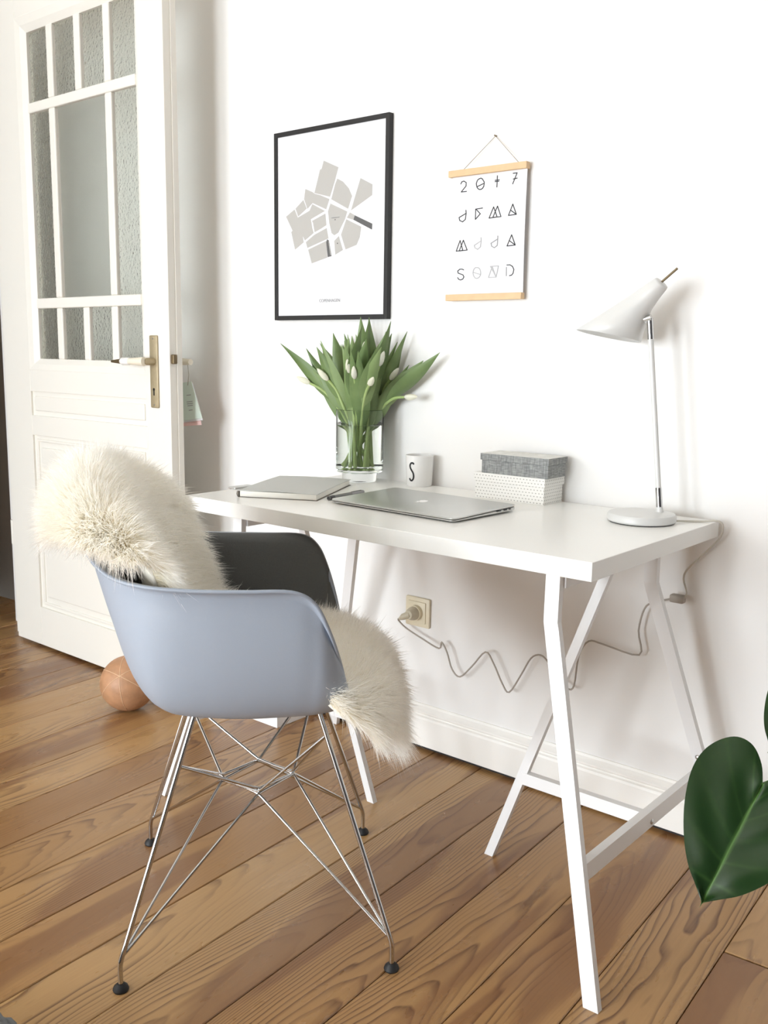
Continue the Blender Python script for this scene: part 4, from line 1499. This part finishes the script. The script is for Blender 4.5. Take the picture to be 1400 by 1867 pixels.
bm = add_lathe_y([(0, 0), (0.0185, 0), (0.0185, 0.016), (0.0165, 0.024), (0.012, 0.034), (0, 0.036)])
bmesh.ops.translate(bm, verts=bm.verts, vec=(0, 0.0165, 0))
link('plug', bm, M['plug'], cab, True)
bm = tube([(0.0, -0.012, 0.0), (-0.016, -0.020, -0.008), (-0.028, -0.018, -0.016)], [0.010, 0.009, 0.0045], 14)
link('plug_neck', bm, M['plug'], cab, True)
CAB = [(0.224, 0.357), (0.247, 0.339), (0.304, 0.32), (0.36, 0.305), (0.368, 0.324), (0.387, 0.299), (0.404, 0.258), (0.43, 0.243), (0.467, 0.28), (0.507, 0.327), (0.533, 0.302), (0.56, 0.257), (0.582, 0.238), (0.615, 0.292), (0.641, 0.34), (0.667, 0.354), (0.691, 0.34), (0.723, 0.303), (0.746, 0.287), (0.762, 0.299), (0.771, 0.376), (0.795, 0.416), (0.833, 0.416), (0.922, 0.41), (0.917, 0.466), (0.928, 0.519), (0.949, 0.538), (0.99, 0.553)]
pts = [Vector((0.240, -0.048, 0.367)), Vector((0.228, -0.040, 0.360))] + [Vector((x, -0.03, z)) for x, z in CAB[1:]]
link('cable', tube([q - O for q in pts], 0.0022, 8, 4), M['cable_dark'], cab, 'all')
sw = Vector((1.003, -0.03, 0.556))
link('inline_switch', box(sw.x - O.x - 0.016, sw.x - O.x + 0.016, -0.010, 0.010, sw.z - O.z - 0.009, sw.z - O.z + 0.009, 0.004), M['cable_dark'], cab, True)
pts = [sw + Vector((0.012, 0, 0)), Vector((1.022, -0.028, 0.572)), Vector((1.012, -0.026, 0.600)), Vector((1.020, -0.026, 0.625)), Vector((1.062, -0.03, 0.672)), Vector((1.088, -0.032, 0.705)),
       Vector((1.092, -0.036, 0.732)), Vector((1.082, -0.045, 0.7400)), Vector((1.06, -0.055, 0.7378)), Vector((1.035, -0.075, 0.7376)), Vector((1.016, -0.106, 0.7400))]
link('cable', tube([q - O for q in pts], 0.0022, 8, 4), M['cable'], cab, 'all')

# ------------------------------------------------------------------ things on the floor
wb = thing('cardboard_box', 'plain white box on the floor under the left end of the desk', 'box', (-0.104, -0.178, 0))
link('body', box(-0.30, 0, 0, 0.135, 0.0, 0.25, 0.0015), M['card'], wb)
link('lid', box(-0.303, 0.003, -0.003, 0.138, 0.215, 0.262, 0.0015), M['card'], wb)

BR = 0.083
ball = thing('leather_ball', 'worn tan leather ball on the floor beside the white door', 'ball', (-0.545, -0.372, 0))
bm = lathe([(0.0001 if abs(math.sin(a)) < 1e-6 else BR * math.sin(a), BR - BR * math.cos(a)) if 0 < a < PI else (0, BR - BR * math.cos(a)) for a in np.linspace(0, PI, 29)], 48)
link('skin', bm, M['leather'], ball, 'all')
for k, (rx, ry) in enumerate(((0.5, 0.2), (0.5 + PI / 3, 0.2), (0.5 + 2 * PI / 3, 0.2))):
    Rm_ = Matrix.Rotation(0.9, 3, 'X') @ Matrix.Rotation(0.5, 3, 'Y') @ Matrix.Rotation(rx, 3, 'Z')
    pts = [Rm_ @ Vector((0, math.cos(a), math.sin(a))) * (BR + 0.0003) + Vector((0, 0, BR)) for a in np.linspace(0, 2 * PI, 49)]
    pts = [q if q.z > 0.0014 else Vector((q.x, q.y, 0.0014)) for q in pts]
    link('seam', tube(pts, 0.0008, 6), M['seam'], ball, 'all')

# grey knitted floor pouf, only its rim in view
pf = thing('floor_cushion', 'low grey knitted wool floor cushion in the bottom left corner of the picture', 'cushion', (0.560, -1.542, 0))
bm = bmesh.new()
prof_p = [(0, 0), (0.14, 0.0), (0.175, 0.014), (0.186, 0.036), (0.180, 0.060), (0.15, 0.085), (0.09, 0.098), (0, 0.10)]
bm = lathe(prof_p, 64)
link('stuffing', bm, M['knit'], pf, 'all')
for k in range(11):
    a = 0.10 + k * 0.30
    # knitted ridges ring the pouf
    t = k / 10
    i_ = min(int(t * 5) + 1, 5)
    f = t * 5 - int(t * 5) if t < 1 else 1
    r_ = prof_p[i_][0] + (prof_p[i_ + 1][0] - prof_p[i_][0]) * f
    z_ = prof_p[i_][1] + (prof_p[i_ + 1][1] - prof_p[i_][1]) * f
    pts = [Vector(((r_ + 0.003 * math.cos(j * 1.8)) * math.cos(2 * PI * j / 120), (r_ + 0.003 * math.cos(j * 1.8)) * math.sin(2 * PI * j / 120), max(0.0095, z_) + 0.002 * math.sin(j * 1.8))) for j in range(121)]
    link('knit_row', tube(pts, 0.0075, 8), M['knit'], pf, 'all')

# ------------------------------------------------------------------ monstera plant at the right edge
def on_ray(px, py, depth):
    return CAM + (_f + CR * ((px - 700) / F_PX) - CU * ((py - 933.5) / F_PX)) * depth


POT = Vector((1.93, -0.42, 0))
plant = thing('monstera_plant', 'potted plant with large glossy dark green leaves at the right edge', 'plant', POT)
link('pot', lathe([(0, 0), (0.085, 0), (0.09, 0.01), (0.115, 0.20), (0.118, 0.205), (0.112, 0.205), (0.105, 0.18), (0, 0.18)], 48), M['pot'], plant, True)
link('soil', lathe([(0, 0.178), (0.104, 0.179), (0, 0.187)], 32), M['soil'], plant)


def monstera_leaf(base, tipv, nrm, scale, droop=0.02):
    """heart-shaped blade; base = where the stalk joins, tipv = direction to the tip"""
    d = Vector(tipv).normalized()
    n_ = Vector(nrm)
    n_ = (n_ - d * n_.dot(d)).normalized()
    sd_ = d.cross(n_)
    # half outline: (along, across) of the blade, lobes reach back behind the stalk
    half = [(0.0, 0.0), (-0.026, 0.013), (-0.044, 0.034), (-0.044, 0.058), (-0.027, 0.078), (0.0, 0.090), (0.036, 0.091), (0.078, 0.080), (0.118, 0.061), (0.150, 0.039), (0.170, 0.018), (0.186, 0.0)]
    Hc = catmull([Vector((a, b_, 0)) for a, b_ in half], 5)
    nA = len(Hc)
    NB = 11
    rows_ = []
    vein = []
    for i, q in enumerate(Hc):
        t = i / (nA - 1)
        ax = max(0.0, 0.186 * t ** 1.05)       # foot of this rib on the midrib
        row = []
        vr = []
        for jj in range(-NB, NB + 1):
            f = (abs(jj) / NB) ** 1.7
            sg = 1 if jj >= 0 else -1
            al = ax + (q.x - ax) * f ** 1.2
            ac = q.y * f * sg
            z = -0.012 * f * f + 0.010 * math.sin(f * 5) * math.sin(t * 19) * 0.25 - droop * (al / 0.18) ** 2 * (1 if al > 0 else 0.3) + 0.020 * f
            row.append(Vector(base) + (d * al + sd_ * ac + n_ * z) * scale)
            near_mid = math.exp(-(abs(ac) / 0.0016) ** 2)
            lat = max(0.0, math.cos(t * 2 * PI * 6.0)) ** 24 * (0.5 if f > 0.03 else 0) * (1 - f * 0.6)
            vr.append(max(near_mid, lat * 0.55))
        rows_.append(row)
        vein.append(vr)
    bm = grid_mesh(rows_)
    lay = bm.verts.layers.float.new('vein')
    for v, val in zip(list(bm.verts), [x for r in vein for x in r]):
        v[lay] = val
    bmesh.ops.remove_doubles(bm, verts=bm.verts, dist=1e-5)
    solidify(bm, 0.0008 * scale)
    return bm


def to_plant(q):
    return Vector(q) - POT


L1B, L1T = on_ray(1389, 1432, 1.36), on_ray(1283, 1640, 1.30)
n1 = (-_f * 0.80 + Vector((0, 0, 1)) * 0.40 - CR * 0.25)
lf = link('leaf', monstera_leaf(to_plant(L1B), L1T - L1B, n1, (L1T - L1B).length / 0.183), M['monstera'], plant, True)
L2B, L2T = on_ray(1478, 1262, 1.50), on_ray(1397, 1380, 1.46)
n2 = (-_f * 0.9 + Vector((0, 0, 1)) * 0.3 - CR * 0.2)
link('leaf', monstera_leaf(to_plant(L2B), L2T - L2B, n2, 0.62), M['monstera'], plant, True)
L3B = on_ray(1640, 1380, 1.5)
link('leaf', monstera_leaf(to_plant(L3B), Vector((0.3, -0.5, -0.1)), Vector((0, -0.3, 1)), 1.0), M['monstera'], plant, True)
for lb in (L1B, L2B, L3B):
    q = to_plant(lb)
    link('petiole', tube([Vector((0, 0, 0.17)), Vector((q.x * 0.25, q.y * 0.25, 0.30)), Vector((q.x * 0.7, q.y * 0.7, q.z + 0.06)), q], [0.006, 0.0035], 10, 6), M['petiole'], plant, 'all')
